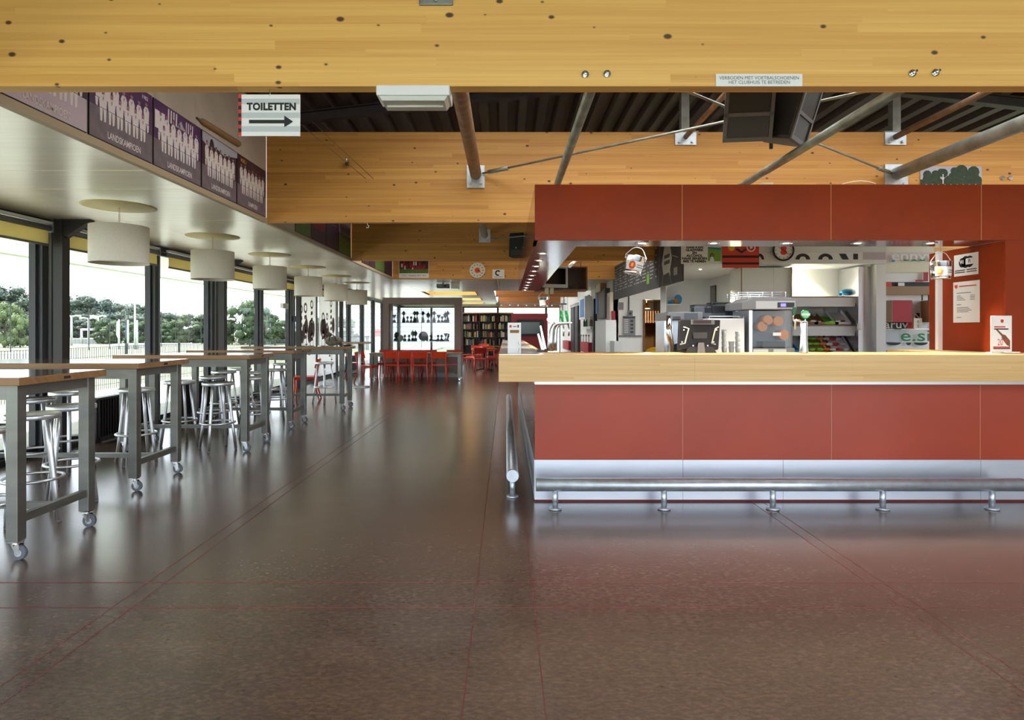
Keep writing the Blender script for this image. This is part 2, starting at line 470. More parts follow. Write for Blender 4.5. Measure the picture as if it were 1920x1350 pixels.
def opal():
    m = bpy.data.materials.new('opal'); m.use_nodes = True; M['opal'] = m
    nt = m.node_tree; nt.nodes.clear(); L = nt.links.new
    o = N(nt, 'ShaderNodeOutputMaterial'); t = N(nt, 'ShaderNodeBsdfTranslucent'); t.inputs['Color'].default_value = (.9, .9, .88, 1)
    L(t.outputs[0], o.inputs[0])
opal()
def blind():
    m, nt, p = nm('blind_fabric'); L = nt.links.new
    p.inputs['Base Color'].default_value = rgb(228,214,166); p.inputs['Roughness'].default_value = .9
    t = N(nt, 'ShaderNodeBsdfTranslucent'); t.inputs['Color'].default_value = rgb(236,222,170)
    mx = N(nt, 'ShaderNodeMixShader'); mx.inputs[0].default_value = .55
    L(p.outputs[0], mx.inputs[1]); L(t.outputs[0], mx.inputs[2]); L(mx.outputs[0], nt.nodes['Material Output'].inputs[0])
blind()
def film():
    m, nt, p = nm('mural_white'); L = nt.links.new
    p.inputs['Base Color'].default_value = rgb(230,226,228); p.inputs['Roughness'].default_value = .5
    t = N(nt, 'ShaderNodeBsdfTranslucent'); t.inputs['Color'].default_value = (.85, .83, .84, 1)
    mx = N(nt, 'ShaderNodeMixShader'); mx.inputs[0].default_value = .8
    L(p.outputs[0], mx.inputs[1]); L(t.outputs[0], mx.inputs[2]); L(mx.outputs[0], nt.nodes['Material Output'].inputs[0])
film()
mat('cup_plastic', rgb(226,232,234), .25, trans=.55)
mat('speaker_frame', rgb(92,92,100), .5)
mat('bead_wood', rgb(176,158,130), .6)
mat('navy_flag', rgb(70,84,120), .7)

# ================================================================== SETTING
ZB = HC + 1.23            # underside of soffit and beams (2.614)
XW = -5.15                # window plane
XS = -2.73                # inner edge of the lowered ceiling strip
BEAMS = [3.12, 7.06, 10.94, 14.94]
Y0, Y1 = -3.0, 30.0

# floor with welded seams
fl = MB().box(-5.3, 8.2, Y0, Y1 + .3, -.12, 0).build('floor', 'linoleum'); fl['kind'] = 'structure'
def seam(x0, x1, y0, y1):
    MB().box(x0, x1, y0, y1, -.002, .0009).build('weld_seam', 'weld_red', fl)
for px_, py_ in ((276.7, 1092.3), (248, 1138.7), (865.4, 1350), (1024, 1350), (1626.7, 1093.3), (1660, 1095)):
    d = HC * F / (py_ - CY); x = XX(px_, d)
    seam(x - .0022, x + .0022, Y0, 30 if x < .05 else 4.98)
for py_ in (1092.5, 1139.5):
    d = HC * F / (py_ - CY)
    seam(-5.1, 8.2, d - .0025, d + .0025)

# ceiling: lacquered plywood panels along the windows and over the far end
ceil = struct('ceiling', (0, 0, 0))
def cpanel(x0, x1, y0, y1, g=.004, m='plywood'):
    return MB().box(x0 + g, x1 - g, y0 + g, y1 - g, ZB, ZB + .03).build('ceiling_panel', m, ceil)
joints = [Y0, -.8, 1.2, 3.0, 4.77, 5.39, 6.95, 8.9, 10.85, 12.8, 14.86, 16.2, 17.5, 18.8, 20.4, 22.3, 24.2, 26.1, 28.0, 30.0]
for a, b in zip(joints, joints[1:]): cpanel(XW - .02, XS, a, b)
for a, b in ((15.02, 16.4), (16.4, 17.8), (17.8, 19.35)): cpanel(XS, -.2, a, b); cpanel(-.2, 2.65, a, b)
SKY = ((19.8, 21.7), (23.8, 25.5), (27.6, 28.8))      # roof lights
prev = 19.35
for a, b in SKY:
    cpanel(XS, -.37, prev, a)
    cpanel(XS, -2.66, a, b, .0); cpanel(-.98, -.37, a, b, .0)
    prev = b
cpanel(XS, -.37, prev, Y1)
for i, (a, b) in enumerate(SKY):
    r = struct('trim_%d' % (i + 1))
    MB().box(-2.70, -2.66, a, b, ZB - .0, ZB + .55).build('reveal_board', 'glulam', r)
    MB().box(-.98, -.94, a, b, ZB - .0, ZB + .55).build('reveal_board', 'glulam', r)
    MB().box(-2.66, -.98, b, b + .04, ZB - .0, ZB + .55).build('reveal_board', 'glulam', r)
    MB().box(-2.66, -.98, a - .04, a, ZB - .0, ZB + .55).build('reveal_board', 'glulam', r)
# edge of the lowered strip: plywood fascia with a wooden bead
fas = struct('trim_4')
for ys in ([Y0, -1.5, .2, 1.7, 3.1], [3.2, 4.0, 4.83, 5.45, 6.3, 7.06], [7.14, 8.0, 9.4, 10.94], [11.02, 12.5, 14.0, 14.94]):
    for a, b in zip(ys, ys[1:]):
        MB().box(XS - .03, XS, a + .003, b - .003, ZB + .045, ZB + 1.3).build('fascia_panel', 'plywood_side', fas)
    MB().box(XS - .035, XS + .012, ys[0], ys[-1], ZB - .006, ZB + .045).build('edge_bead', 'bead_wood', fas)

# roof deck: profiled steel sheet, two slopes
def deck_z(x): return HC + 2.47 + .115 * (x - XS) if x < 2.5 else HC + 2.47 + .115 * (2.5 - XS) - .115 * (x - 2.5)
mb = MB(); prof = []
x = XS - .1; per = .25
while x < 8.3:
    for dx, dz in ((0, 0), (.095, 0), (.125, .09), (.22, .09)):
        prof.append((x + dx, deck_z(x + dx) + dz))
    x += per
n = len(prof)
ADDED_ROOFLIGHTS = ((4.4, 5.9), (11.3, 12.7), (19.4, 29.2))      # unseen glazed roof bands, added to bring more daylight into the room
def band(y0, y1, xa=-99., xb=99.):
    P = [q for q in prof if xa <= q[0] <= xb]; k = len(P)
    vs = [(a, y0, b) for a, b in P] + [(a, y1, b) for a, b in P]
    mb.add(vs, [(i, i + 1, k + i + 1, k + i) for i in range(k - 1)])
py = Y0
for y0, y1 in ADDED_ROOFLIGHTS:
    xr_ = 7.0 if y1 < 18 else -.4
    band(py, y0); band(y0, y1, xb=(-1.0 if y1 < 8 else -2.4) if y1 < 18 else -2.8); band(y0, y1, xa=xr_); py = y1
band(py, 30.4)
rd = mb.build('roof_deck', 'deck_steel'); rd['kind'] = 'structure'

rl = struct('trim_5')  # diffusing panels and kerbs of the added, unseen roof glazing
for y0, y1 in ADDED_ROOFLIGHTS:
    xa, xb_ = (-1.1 if y1 < 8 else -2.5, 7.1) if y1 < 18 else (-2.9, -.3)
    zz = max(deck_z(xa), deck_z(xb_), deck_z(2.5) if xb_ > 2.5 else 0) + .12
    MB().box(xa, xb_, y0 - .05, y1 + .05, zz, zz + .02).build('added_opal_panel', 'opal', rl)
    MB().box(xa, xb_, y0 - .07, y0 - .03, deck_z(xa) - .0, zz).box(xa, xb_, y1 + .03, y1 + .07, deck_z(xa), zz).box(xa - .04, xa, y0 - .07, y1 + .07, deck_z(xa) - .02, zz + .02).box(xb_, xb_ + .04, y0 - .07, y1 + .07, deck_z(xb_) - .02, zz + .02).build('added_upstand', 'white_paint', rl)

# glulam beams
beam_lab = ['pale knotty glulam roof beam crossing the top of the view', 'second glulam roof beam, behind the toilet sign and above the bar canopy',
            'third glulam roof beam carrying the small black wall speaker', 'fourth glulam roof beam carrying the round clock and team poster']
for i, (y, lab) in enumerate(zip(BEAMS, beam_lab)):
    x0 = -5.1 if i == 0 else XS + .0
    o = MB().box(x0, 8.2, y, y + .08, ZB, ZB + 1.03).build('roof_beam', 'glulam' if i == 0 else 'glulam_shaded')
    tag(o, lab, 'beam', 'glulam roof beams')
    if i == 0: beam1 = o
    if i == 1: beam2 = o
o = MB().box(-.37, 8.0, 22.8, 22.9, ZB - .005, ZB + 1.0).build('roof_beam', 'lintel_wood')
tag(o, 'short dark roof beam far back above the red television wall', 'beam', 'glulam roof beams')
def bolt(px_, py_):
    p = W(px_, py_, 3.12)
    b = MB(); b.cyl((p.x, 3.119, p.z), (p.x, 3.112, p.z), .018, n=16); b.cyl((p.x, 3.112, p.z), (p.x, 3.099, p.z), .011, n=6); b.cyl((p.x, 3.099, p.z), (p.x, 3.082, p.z), .006, n=8)
    b.build('bolt', 'chrome', beam1)
for q in ((1097, 140), (1138, 139), (1710, 138), (1753, 137)): bolt(*q)
p = W(818, 4, 3.12)
b = MB(); b.box(p.x - .085, p.x + .085, 3.108, 3.121, ZZ(11, 3.12), ZZ(11, 3.12) + .1)
b.cyl((p.x, 3.108, p.z + .004), (p.x, 3.098, p.z + .004), .012, n=6)
b.build('steel_plate', 'galv_old', beam1, bevel=.004)
for q in ((1878, 334), (1893, 334)):
    p = W(q[0], q[1], 7.06); b = MB(); b.cyl((p.x, 7.06, p.z), (p.x, 7.04, p.z), .022, n=12); b.build('bolt', 'chrome', beam2)

# sloping steel rafters on posts above the second beam
def ibeam(name, p0, p1, w, h, lab):
    p0, p1 = Vector(p0), Vector(p1); d = (p1 - p0); L_ = d.length
    b = MB()
    b.box(0, L_, -w/2, w/2, 0, .012); b.box(0, L_, -w/2, w/2, h - .012, h); b.box(0, L_, -.005, .005, .012, h - .012)
    o = b.build(name, 'purlin'); o.location = p0; o.rotation_euler = (0, -math.asin(d.z / L_), math.atan2(d.y, d.x))
    return tag(o, lab, 'rafter')
ibeam('steel_rafter', (XS, 7.1, deck_z(XS) - .14), (2.5, 7.1, deck_z(2.5) - .14), .1, .12, 'dark steel rafter rising from the left under the ribbed roof')
ibeam('steel_rafter', (2.5, 7.1, deck_z(2.5) - .14), (8.1, 7.1, deck_z(8.1) - .14), .1, .12, 'dark steel rafter falling to the right under the ribbed roof')
for px_, lab in ((1283, 'short galvanised post on the second beam, left of the two loudspeakers'), (1677, 'short galvanised post on the second beam, right of the two loudspeakers')):
    x = XX(px_, 7.1)
    t = thing('roof_post', lab, 'post', (x, 7.1, ZB + 1.03), group='posts under the rafters')
    MB().box(-.045, .045, -.045, .045, .01, deck_z(x) - .142 - ZB - 1.03).build('post', 'galv_old', t)
    MB().box(-.15, .15, -.05, .05, 0, .012).build('foot_plate', 'galv_old', t)

# round struts between the beams, with their end plates
def strut(x, zc, r, m, lab, plate=True, pw=.12, phh=.2, y1=7.06):
    t = thing('roof_strut', lab, 'strut', (x, 3.2, HC + zc), group='round struts between the beams')
    MB().cyl((0, .0, 0), (0, y1 - 3.2 - .02, 0), r, n=20).build('tube', m, t)
    if plate:
        MB().box(-pw, pw, y1 - 3.2 - .02, y1 - 3.2, -phh, phh * .6).build('end_plate', 'galvanised', t)
        for sx in (-1, 1):
            MB().cyl((sx * pw * .62, y1 - 3.2 - .02, -phh * .65), (sx * pw * .62, y1 - 3.2 - .045, -phh * .65), .016, n=6).build('bolt', 'galvanised', t)
strut(-.34, 1.78, .065, 'galv_rust', 'thick weathered round strut left of the bar canopy', pw=.1, phh=.16)
strut(.457, 1.29, .03, 'galv_old', 'slim round strut running down behind the canopy left corner', plate=False)
strut(2.11, 1.29, .03, 'galv_old', 'slim round strut passing right of the two loudspeakers', plate=False)
strut(4.45, 1.78, .068, 'galv_old', 'thick round strut at the upper right edge', pw=.13, phh=.18)
strut(4.44, 2.2, .032, 'galv_rust', 'slim upper round strut at the right below the roof', pw=.12, phh=.09)
strut(2.05, 2.2, .028, 'galv_rust', 'slim rusty strut half hidden by the front loudspeaker', pw=.12, phh=.09)
def rod(name, a, b, r, lab, m='galv_old', cat='rod'):
    t = thing(name, lab, cat, a)
    d = Vector(b) - Vector(a)
    MB().cyl((0,0,0), d, r, n=10).build('rod', m, t)
    for k in (.04, .96):
        MB().cyl(d * (k - .025), d * (k + .025), r * 2.1, n=10).build('turnbuckle', m, t)
rod('bracing_rod', (-.26, 7.02, HC + 1.78), (4.2, 3.3, HC + 1.76), .011, 'thin bracing rod rising from the left strut towards the loudspeakers')
rod('bracing_rod', (4.38, 7.02, HC + 1.78), (-.2, 3.3, HC + 1.74), .011, 'thin bracing rod rising from the right strut plate to the left')
rod('bracing_rod', (-.26, 10.9, HC + 1.6), (.9, 10.1, HC + 1.6), .011, 'thin bracing rod on the third beam beside the small speaker')
t = thing('roof_strut', 'grey round strut ending on the third beam left of the small speaker', 'strut', (-.37, 7.2, HC + 1.68), group='round struts between the beams')
MB().cyl((0, 0, 0), (0, 3.72, 0), .06, n=16).build('tube', 'galv_old', t)
MB().box(-.1, .1, 3.72, 3.74, -.13, .1).build('end_plate', 'galvanised', t)
for k, (a, b) in enumerate((((560, 230), (686, 335)), ((585, 228), (700, 335)))):
    pa = W(a[0], a[1], 6.4); pb = W(b[0], b[1], 7.05)
    o = MB().tube([pa, pb], .003, n=6).build('steel_cable', 'galv_rust')
    tag(o, ('left' if k == 0 else 'right') + ' of two thin wires running down to the second beam', 'cable')
p = W(648, 303, 6.95)
o = MB().box(p.x - .02, p.x + .02, 7.0, 7.06, p.z - .03, p.z + .02).cyl((p.x, 7.0, p.z + .01), (p.x, 6.98, p.z + .05), .008, n=8).build('cable_clamp', 'chrome')
tag(o, 'tiny bright clamp on the second beam under the wires', 'clamp')

# ------------------------------------------------------------------ left wall: columns, glazing, blinds
wl = struct('wall_left')
MB().box(XW - .1, XW + .06, Y0, Y1, ZB - .075, ZB + .0).build('head_rail', 'anthracite', wl)
MB().box(XW - .1, XW + .06, Y0, Y1, -.02, .06).build('sill_rail', 'anthracite', wl)
posts = [-1.0, 1.05, 3.05, 5.02, 6.98, 9.1, 10.92, 13.0, 14.9, 16.75, 18.75, 20.4, 22.3, 24.15, 26.0, 28.0, 29.95]
cols = {6.98, 10.92, 14.9, 18.75, 3.05}
for y in posts:
    w = .17 if y in cols else .10
    MB().box(XW - .1, XW + .05, y - w, y - w + .09, .06, ZB - .075).build('mullion', 'anthracite', wl)
    MB().box(XW - .06, XW + .055, y - w + .095, y - w + .13, .06, ZB - .075).build('cover_strip', 'frame_alu', wl)
    MB().box(XW - .1, XW + .05, y - w + .135, y + w - .06, .06, ZB - .075).build('mullion', 'anthracite', wl)
for i, (a, b) in enumerate(zip(posts, posts[1:])):
    wd = struct('window_%d' % (i + 1))
    ga = a + (.11 if a in cols else .04); gb = b - (.17 if b in cols else .10)
    MB().box(XW - .035, XW - .015, ga, gb, .06, ZB - .075).build('pane', 'window_glass', wd)
    e = MB()
    e.box(XW - .05, XW + .0, ga, ga + .035, .06, ZB - .075); e.box(XW - .05, XW + .0, gb - .035, gb, .06, ZB - .075)
    e.box(XW - .05, XW + .0, ga, gb, .06, .12); e.box(XW - .05, XW + .0, ga, gb, ZB - .12, ZB - .075)
    e.build('sash', 'anthracite', wd)
near = {3.05: 'beside the nearest bar table at the left edge', 6.98: 'in front of the first pendant lamp', 10.92: 'below the second pendant lamp', 14.9: 'left of the sepia window print', 18.75: 'right of the sepia window print'}
for y in sorted(cols):
    t = thing('steel_column', 'dark steel column ' + near[y], 'column', (-4.96, y - .07, 0), group='steel columns along the windows')
    MB().box(-.05, .05, -.06, .06, 0, ZB - .002).build('shaft', 'column_paint', t)
    MB().prism([(-.05, ZB - .001), (.34, ZB - .001), (.34, ZB - .02), (.06, ZB - .2), (-.05, ZB - .22)], -.045, .045, 'y').build('gusset', 'column_paint', t)
    MB().box(-.09, .09, -.09, .09, 0, .012).build('foot_plate', 'column_paint', t)
# roller blinds
bl = [(5.02, 6.98, 1), (6.98, 9.1, 2), (9.1, 10.92, 3), (10.92, 13.0, 4), (13.0, 14.9, 5), (16.75, 18.75, 6)]
bname = ['at the left edge of the view', 'behind the first pendant lamp', 'right of the first pendant lamp, above the outdoor camera', 'between the second and third pendant lamps', 'behind the third pendant lamp', 'above the sepia window print']
for a, b, k in bl:
    t = thing('roller_blind', 'yellow roller blind rolled nearly up ' + bname[k - 1], 'blind', (XW + .11, (a + b) / 2, HC + 1.08), group='roller blinds at the window heads')
    h = (b - a) / 2 - .14
    MB().cyl((0, -h, .045), (0, h, .045), .032, n=16).build('roller', 'mid_grey', t)
    MB().box(-.03, .03, -h, h, .085, .115).build('head_box', 'white_plastic', t)
    MB().box(-.003, .003, -h + .02, h - .02, -.13, .03).build('fabric', 'blind_fabric', t)
    MB().box(-.009, .009, -h + .02, h - .02, -.155, -.13).build('hem_bar', 'raw_steel', t)
    MB().box(-.04, .04, h, h + .012, -.0, .12).build('bracket', 'frame_alu', t)
# convectors under the glass
for k, (a, b, lab) in enumerate(((7.5, 8.6, 'dark ribbed convector under the window behind the second bar table'), (9.3, 10.6, 'dark ribbed convector under the window behind the third bar table'),
                        (19.4, 21.4, 'dark ribbed convector under the far window beside the red chairs'))):
    t = thing('convector', lab, 'radiator', (XW + .16, a, 0))
    MB().box(-.05, .03, 0, b - a, .06, .54).build('body', 'anthracite', t)
    MB().box(-.055, .06, -.01, b - a + .01, .54, .56).build('top_plate', 'anthracite', t)
    nfin = int((b - a) / .05)
    for i in range(nfin):
        yy = (i + .5) * (b - a) / nfin
        MB().box(.03, .055, yy - .009, yy + .009, .08, .53).build('fin', 'column_paint', t)
    for yy in (.1, b - a - .1): MB().box(-.03, .03, yy - .02, yy + .02, 0, .06).build('foot', 'column_paint', t)

# printed sepia mural on two window leaves
def mural(y0, y1, seed, lab):
    t = thing('window_print', lab, 'window print', (XW + .07, y0, 0), face='right', group='sepia window prints')
    w = y1 - y0
    MB().box(0, w, .12, 2.36, -.004, 0).build('film', 'mural_white', t)
    r = random.Random(seed); b = MB()
    k = 0
    def goblet(cx, by, s, m):
        b.disc(cx, by + .62 * s, .17 * s, .0012, m, 18, .26 * s); b.flat([(cx - .03*s, by), (cx + .03*s, by), (cx + .02*s, by + .4*s), (cx - .02*s, by + .4*s)], .0014, m)
        b.disc(cx, by + .02, .13 * s, .0016, m, 14, .03 * s); b.disc(cx, by + .66*s, .11*s, .0018, 2, 14, .17*s)
    def tower(cx, by, h, wd, m):
        n = int(h / .17)
        for i in range(n):
            b.flat([(cx - wd, by + i*.17), (cx + wd, by + i*.17 + .03), (cx + wd*.8, by + i*.17 + .12), (cx - wd*.8, by + i*.17 + .1)], .0012, m)
        b.ring(cx, by + n*.17 + .12, wd*.7, wd*1.3, .0012, m, 18)
    for i in range(7):
        goblet(.15 + (w - .3) * (i + .5) / 7 + r.uniform(-.05, .05), .5 + r.uniform(0, .5), r.uniform(.6, 1.0), i % 2)
    for i in range(3):
        tower(.25 + (w - .5) * (i + .5) / 3 + r.uniform(-.1, .1), 1.0 + r.uniform(-.2, .2), r.uniform(.6, 1.0), r.uniform(.07, .12), (i + 1) % 2)
    b.build('print', ['sepia', 'sepia_dark', 'mural_white'], t)
mural(15.05, 16.55, 3, 'white window film with sepia drawing, left leaf beside the column')
mural(16.85, 18.5, 5, 'white window film with sepia drawing, right leaf under the blind')
# signs stuck to the glazing
o = MB().box(XW - .005, XW + .06, 14.15, 14.5, HC + .5, HC + .62).build('exit_sign', 'white_plastic'); tag(o, 'small white sign box high on the window left of the mural', 'sign')
o = MB().box(XW + .06, XW + .2, 14.78, 14.98, HC + .2, HC + .34).build('door_closer', 'black_plastic'); tag(o, 'black door closer box on the column left of the mural', 'door closer')

# ------------------------------------------------------------------ far end wall
wb = struct('wall_back')
ztop = HC + 1.14
MB().box(-5.2, XS, Y1, Y1 + .12, ztop, ZB + .05).build('head_panel', 'plywood', wb)
MB().box(XS, -.37, Y1, Y1 + .12, ztop, ZB + .05).build('head_panel', 'plywood', wb)
MB().box(-.37, 2.7, Y1 - .1, Y1 + .12, HC + 1.1, HC + 3.2).build('head_panel', 'lintel_wood', wb)
MB().box(-5.2, 2.7, Y1, Y1 + .1, ztop - .06, ztop).build('head_rail', 'anthracite', wb)
MB().box(-5.2, 2.7, Y1, Y1 + .1, 0, .1).build('sill_rail', 'anthracite', wb)
eposts = [-5.15, -3.6, -2.05, XX(933.5, 30), XX(1024, 30), 2.66]
for i, x in enumerate(eposts):
    MB().box(x - .05, x + .05, Y1, Y1 + .1, .1, ztop - .06).build('mullion', 'anthracite', wb)
for i, (a, b) in enumerate(zip(eposts, eposts[1:])):
    wd = struct('window_%d' % (30 + i))
    MB().box(a + .05, b - .05, Y1 + .04, Y1 + .06, .1, ztop - .06).build('pane', 'window_glass', wd)

# ------------------------------------------------------------------ right side: bar back walls
XR = 2.65
wr = struct('wall_right')
MB().box(XR, XR + .12, 15.2, Y1, 0, HC + 1.68).build('wall_lining', 'white_paint', wr)
MB().box(XR - .02, XR + .14, 15.2, Y1, HC + 1.68, HC + 1.72).build('coping', 'white_melamine', wr)
MB().box(XR, 3.37, 15.2, 15.3, 0, HC + 1.6).build('end_panel', 'white_paint', wr)
MB().box(3.37, 3.42, 15.16, 15.32, 0, HC + .75).build('door_jamb', 'wood_brown', wr)
MB().box(3.37, 4.4, 15.2, 15.3, HC + .75, HC + 1.6).build('end_panel', 'white_paint', wr)
kw = struct('wall_kitchen')
MB().box(3.3, 4.6, 18.4, 18.5, 0, 3.0).build('kitchen_lining', 'kitchen_brown', kw)
MB().box(4.4, 4.5, 15.2, 18.4, 0, 3.0).build('kitchen_lining', 'kitchen_brown', kw)
MB().box(3.25, 3.3, 15.3, 18.4, 0, 3.0).build('kitchen_lining', 'kitchen_brown', kw)
MB().box(3.25, 4.5, 15.3, 18.5, HC + 1.0, HC + 1.05).build('kitchen_ceiling', 'kitchen_dark', kw)
ws = struct('wall_side')                       # right outer wall of the room, out of frame
MB().box(8.22, 8.3, Y0, 5.2, 0, 3.6).build('wall_lining', 'white_paint', ws)
MB().box(8.22, 8.3, 15.0, Y1, 0, 3.6).build('wall_lining', 'white_paint', ws)
MB().box(8.22, 8.3, 5.2, 15.0, 0, .8).build('parapet', 'white_paint', ws)
for k in range(5):  # unseen windows, added to send daylight to the back bar
    wd = struct('window_%d' % (40 + k)); a = 5.2 + k * 1.96
    MB().box(8.25, 8.27, a + .06, a + 1.9, .86, 3.1).build('pane', 'window_glass', wd)
    MB().box(8.22, 8.3, a, a + .06, .8, 3.1).box(8.22, 8.3, a + 1.9, a + 1.96, .8, 3.1).box(8.22, 8.3, a + .06, a + 1.9, .8, .86).build('frame', 'anthracite', wd)

# ================================================================== BAR
XB, YB = .237, 5.0
ZC = HC - .188            # counter top (1.196)
bar = thing('bar_counter', 'long bar counter with orange-red front panels and zinc kick plate', 'bar', (0, 0, 0))
MB().box(XB + .03, 6.7, YB + .03, YB + .3, .012, ZC - .206).box(XB + .03, .55, YB + .3, 11.36, .012, ZC - .206).build('carcass', 'joint_pale', bar)
fx = [XB, 1.431, 2.634, 3.836, 5.04, 6.24, 6.7]
for a in fx[1:4]: MB().box(a - .0016, a + .0016, YB - .0004, YB + .03, .336, .945).build('joint_strip', 'joint_pale', bar)
for a, b in zip(fx, fx[1:]):
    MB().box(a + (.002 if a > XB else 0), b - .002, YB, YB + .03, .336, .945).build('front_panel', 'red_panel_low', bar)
kx = [XB - .004, 1.431, 2.24, 3.836, 5.04, 6.24]
for a, b in zip(kx, kx[1:]):
    MB().box(a + (.0012 if a > XB else 0), b - .0012, YB - .006, YB + .03, .016, .336).build('kick_plate', 'zinc_sheet', bar)
MB().box(XB - .004, 6.3, YB - .004, YB + .03, .0, .016).build('floor_sealant', 'weld_red', bar)
sy = [YB, 6.2, 7.4, 8.6, 9.8, 11.0, 11.4]
for a, b in zip(sy, sy[1:]):
    MB().box(XB, XB + .03, a + (.03 if a == YB else .002), b - .002, .336, .945).build('side_panel', 'red_gloss', bar)
    MB().box(XB - .006, XB + .03, a + (.03 if a == YB else .001), b - .001, .012, .336).build('kick_plate', 'zinc_sheet', bar)
MB().box(XB, 7.0, YB - .004, YB + .03, .945, .972).build('cover_strip', 'aluminium', bar)
MB().box(XB - .004, XB + .03, YB + .03, 11.4, .945, .972).build('cover_strip', 'aluminium', bar)
MB().box(.56, .58, 5.34, 11.3, .2, .95).build('inner_panel', 'white_melamine', bar)

top = thing('bar_worktop', 'thick pale bamboo bar top running round the bar', 'bar top', (0, 0, 0))
XL, YF = -.053, 4.71
tx = [XL, 1.44, 2.64, 4.4, 6.7]
for a, b in zip(tx, tx[1:]):
    MB().box(a, b - .0008, YF, YF + .58, ZC - .205, ZC).build('slab', 'bamboo', top)
MB().box(3.7, 6.7, YF + .582, 6.0, ZC - .06, ZC).build('slab', 'bamboo', top)
MB().box(XL, XL + .38, YF + .582, 11.42, ZC - .205, ZC - .001).build('slab', 'bamboo', top)
MB().box(XL + .006, .276, YF + .02, 11.4, ZC, ZC + .004).build('steel_sheet', 'stainless', top)

def footrail(lab, pts_rail, posts_, cap):
    t = thing('foot_rail', lab, 'foot rail', (0, 0, 0), group='galvanised foot rails')
    MB().cyl(*pts_rail, .05, n=28).build('rail', 'galvanised', t)
    for x, y in posts_:
        p_ = MB().cyl((x, y, .012), (x, y, .16), .022, n=16).build('post', 'galvanised', t)
        MB().lathe([(0, 0), (.047, 0), (.05, .004), (.05, .011), (.046, .014), (0, .014)], (x, y, 0), 20).build('floor_flange', 'galvanised', p_)
    if cap:
        MB().cyl(cap[0], cap[1], .0505, n=28).build('end_cap', 'galvanised', t)
footrail('galvanised foot rail along the bar front', ((XX(1005, 4.78), 4.78, .19), (XX(1916, 4.78), 4.78, .19)),
         [(XX(q, 4.78), 4.78) for q in (1041, 1245, 1449, 1655, 1860)], None)
footrail('galvanised foot rail along the left side of the bar, seen end on', ((.057, 5.08, .19), (.057, 11.1, .19)),
         [(.057, q) for q in (5.13, 6.6, 8.1, 9.6, 11.0)], ((.057, 5.062, .19), (.057, 5.082, .19)))

# canopy over the bar
ZL, ZU = HC + .728, HC + 1.177
can = thing('bar_canopy', 'orange-red panelled canopy ring above the bar', 'canopy', (0, 0, ZL))
hh = ZU - ZL
cx_ = [XB, 1.427, 2.63, 3.845]
for a, b in zip(cx_, cx_[1:]):
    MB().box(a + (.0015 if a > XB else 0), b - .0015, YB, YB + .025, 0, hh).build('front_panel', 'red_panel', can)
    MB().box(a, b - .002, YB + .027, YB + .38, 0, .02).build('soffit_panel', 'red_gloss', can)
MB().box(3.845, 4.2, YB + .027, YB + .38, 0, .02).build('soffit_panel', 'red_gloss', can)
MB().box(XB + .01, 4.0, YB + .025, YB + .03, 0.0, hh).build('backing', 'joint_pale', can)
MB().box(XB + .03, 4.0, YB + .36, YB + .38, .02, hh).box(XB + .03, 4.0, YB + .03, YB + .38, hh - .02, hh).build('inner_board', 'wood_brown', can)
for a in cx_[1:4]: MB().box(a - .0014, a + .0014, YB - .0003, YB + .025, 0, hh).build('joint_strip', 'joint_pale', can)
cy_ = [YB, 6.2, 7.4, 8.6, 9.8, 11.0, 11.4]
for a, b in zip(cy_, cy_[1:]):
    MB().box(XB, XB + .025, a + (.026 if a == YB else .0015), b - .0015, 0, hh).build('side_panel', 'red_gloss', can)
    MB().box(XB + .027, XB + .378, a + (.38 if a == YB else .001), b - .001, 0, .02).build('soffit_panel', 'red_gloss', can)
MB().box(XB + .36, XB + .378, YB + .38, 11.4, .02, hh).build('inner_board', 'wood_brown', can)
MB().box(XB + .025, XB + .378, 11.38, 11.4, 0, hh).build('end_panel', 'red_gloss', can)

# red wall closing the bar on the right
rw = struct('wall_front')
def rp(*a, m='red_panel', n='wall_panel'): return MB().box(*a).build(n, m, rw)
rp(3.848, 5.05, YB, YB + .025, ZL, ZU); rp(5.053, 6.25, YB, YB + .025, ZL, ZU); rp(6.253, 8.2, YB, YB + .025, ZL, ZU)
rp(4.04, 5.05, YB, YB + .025, ZC + .003, ZL - .002); rp(5.053, 6.25, YB, YB + .025, ZC + .003, ZL - .002); rp(6.253, 8.2, YB, YB + .025, ZC + .003, ZL - .002)
rp(4.04, 4.065, YB + .026, 5.9, ZC + .003, ZL - .002, m='red_panel')
MB().box(4.0, 4.04, 5.72, 5.76, ZC + .003, ZL).build('corner_profile', 'white_plastic', rw)

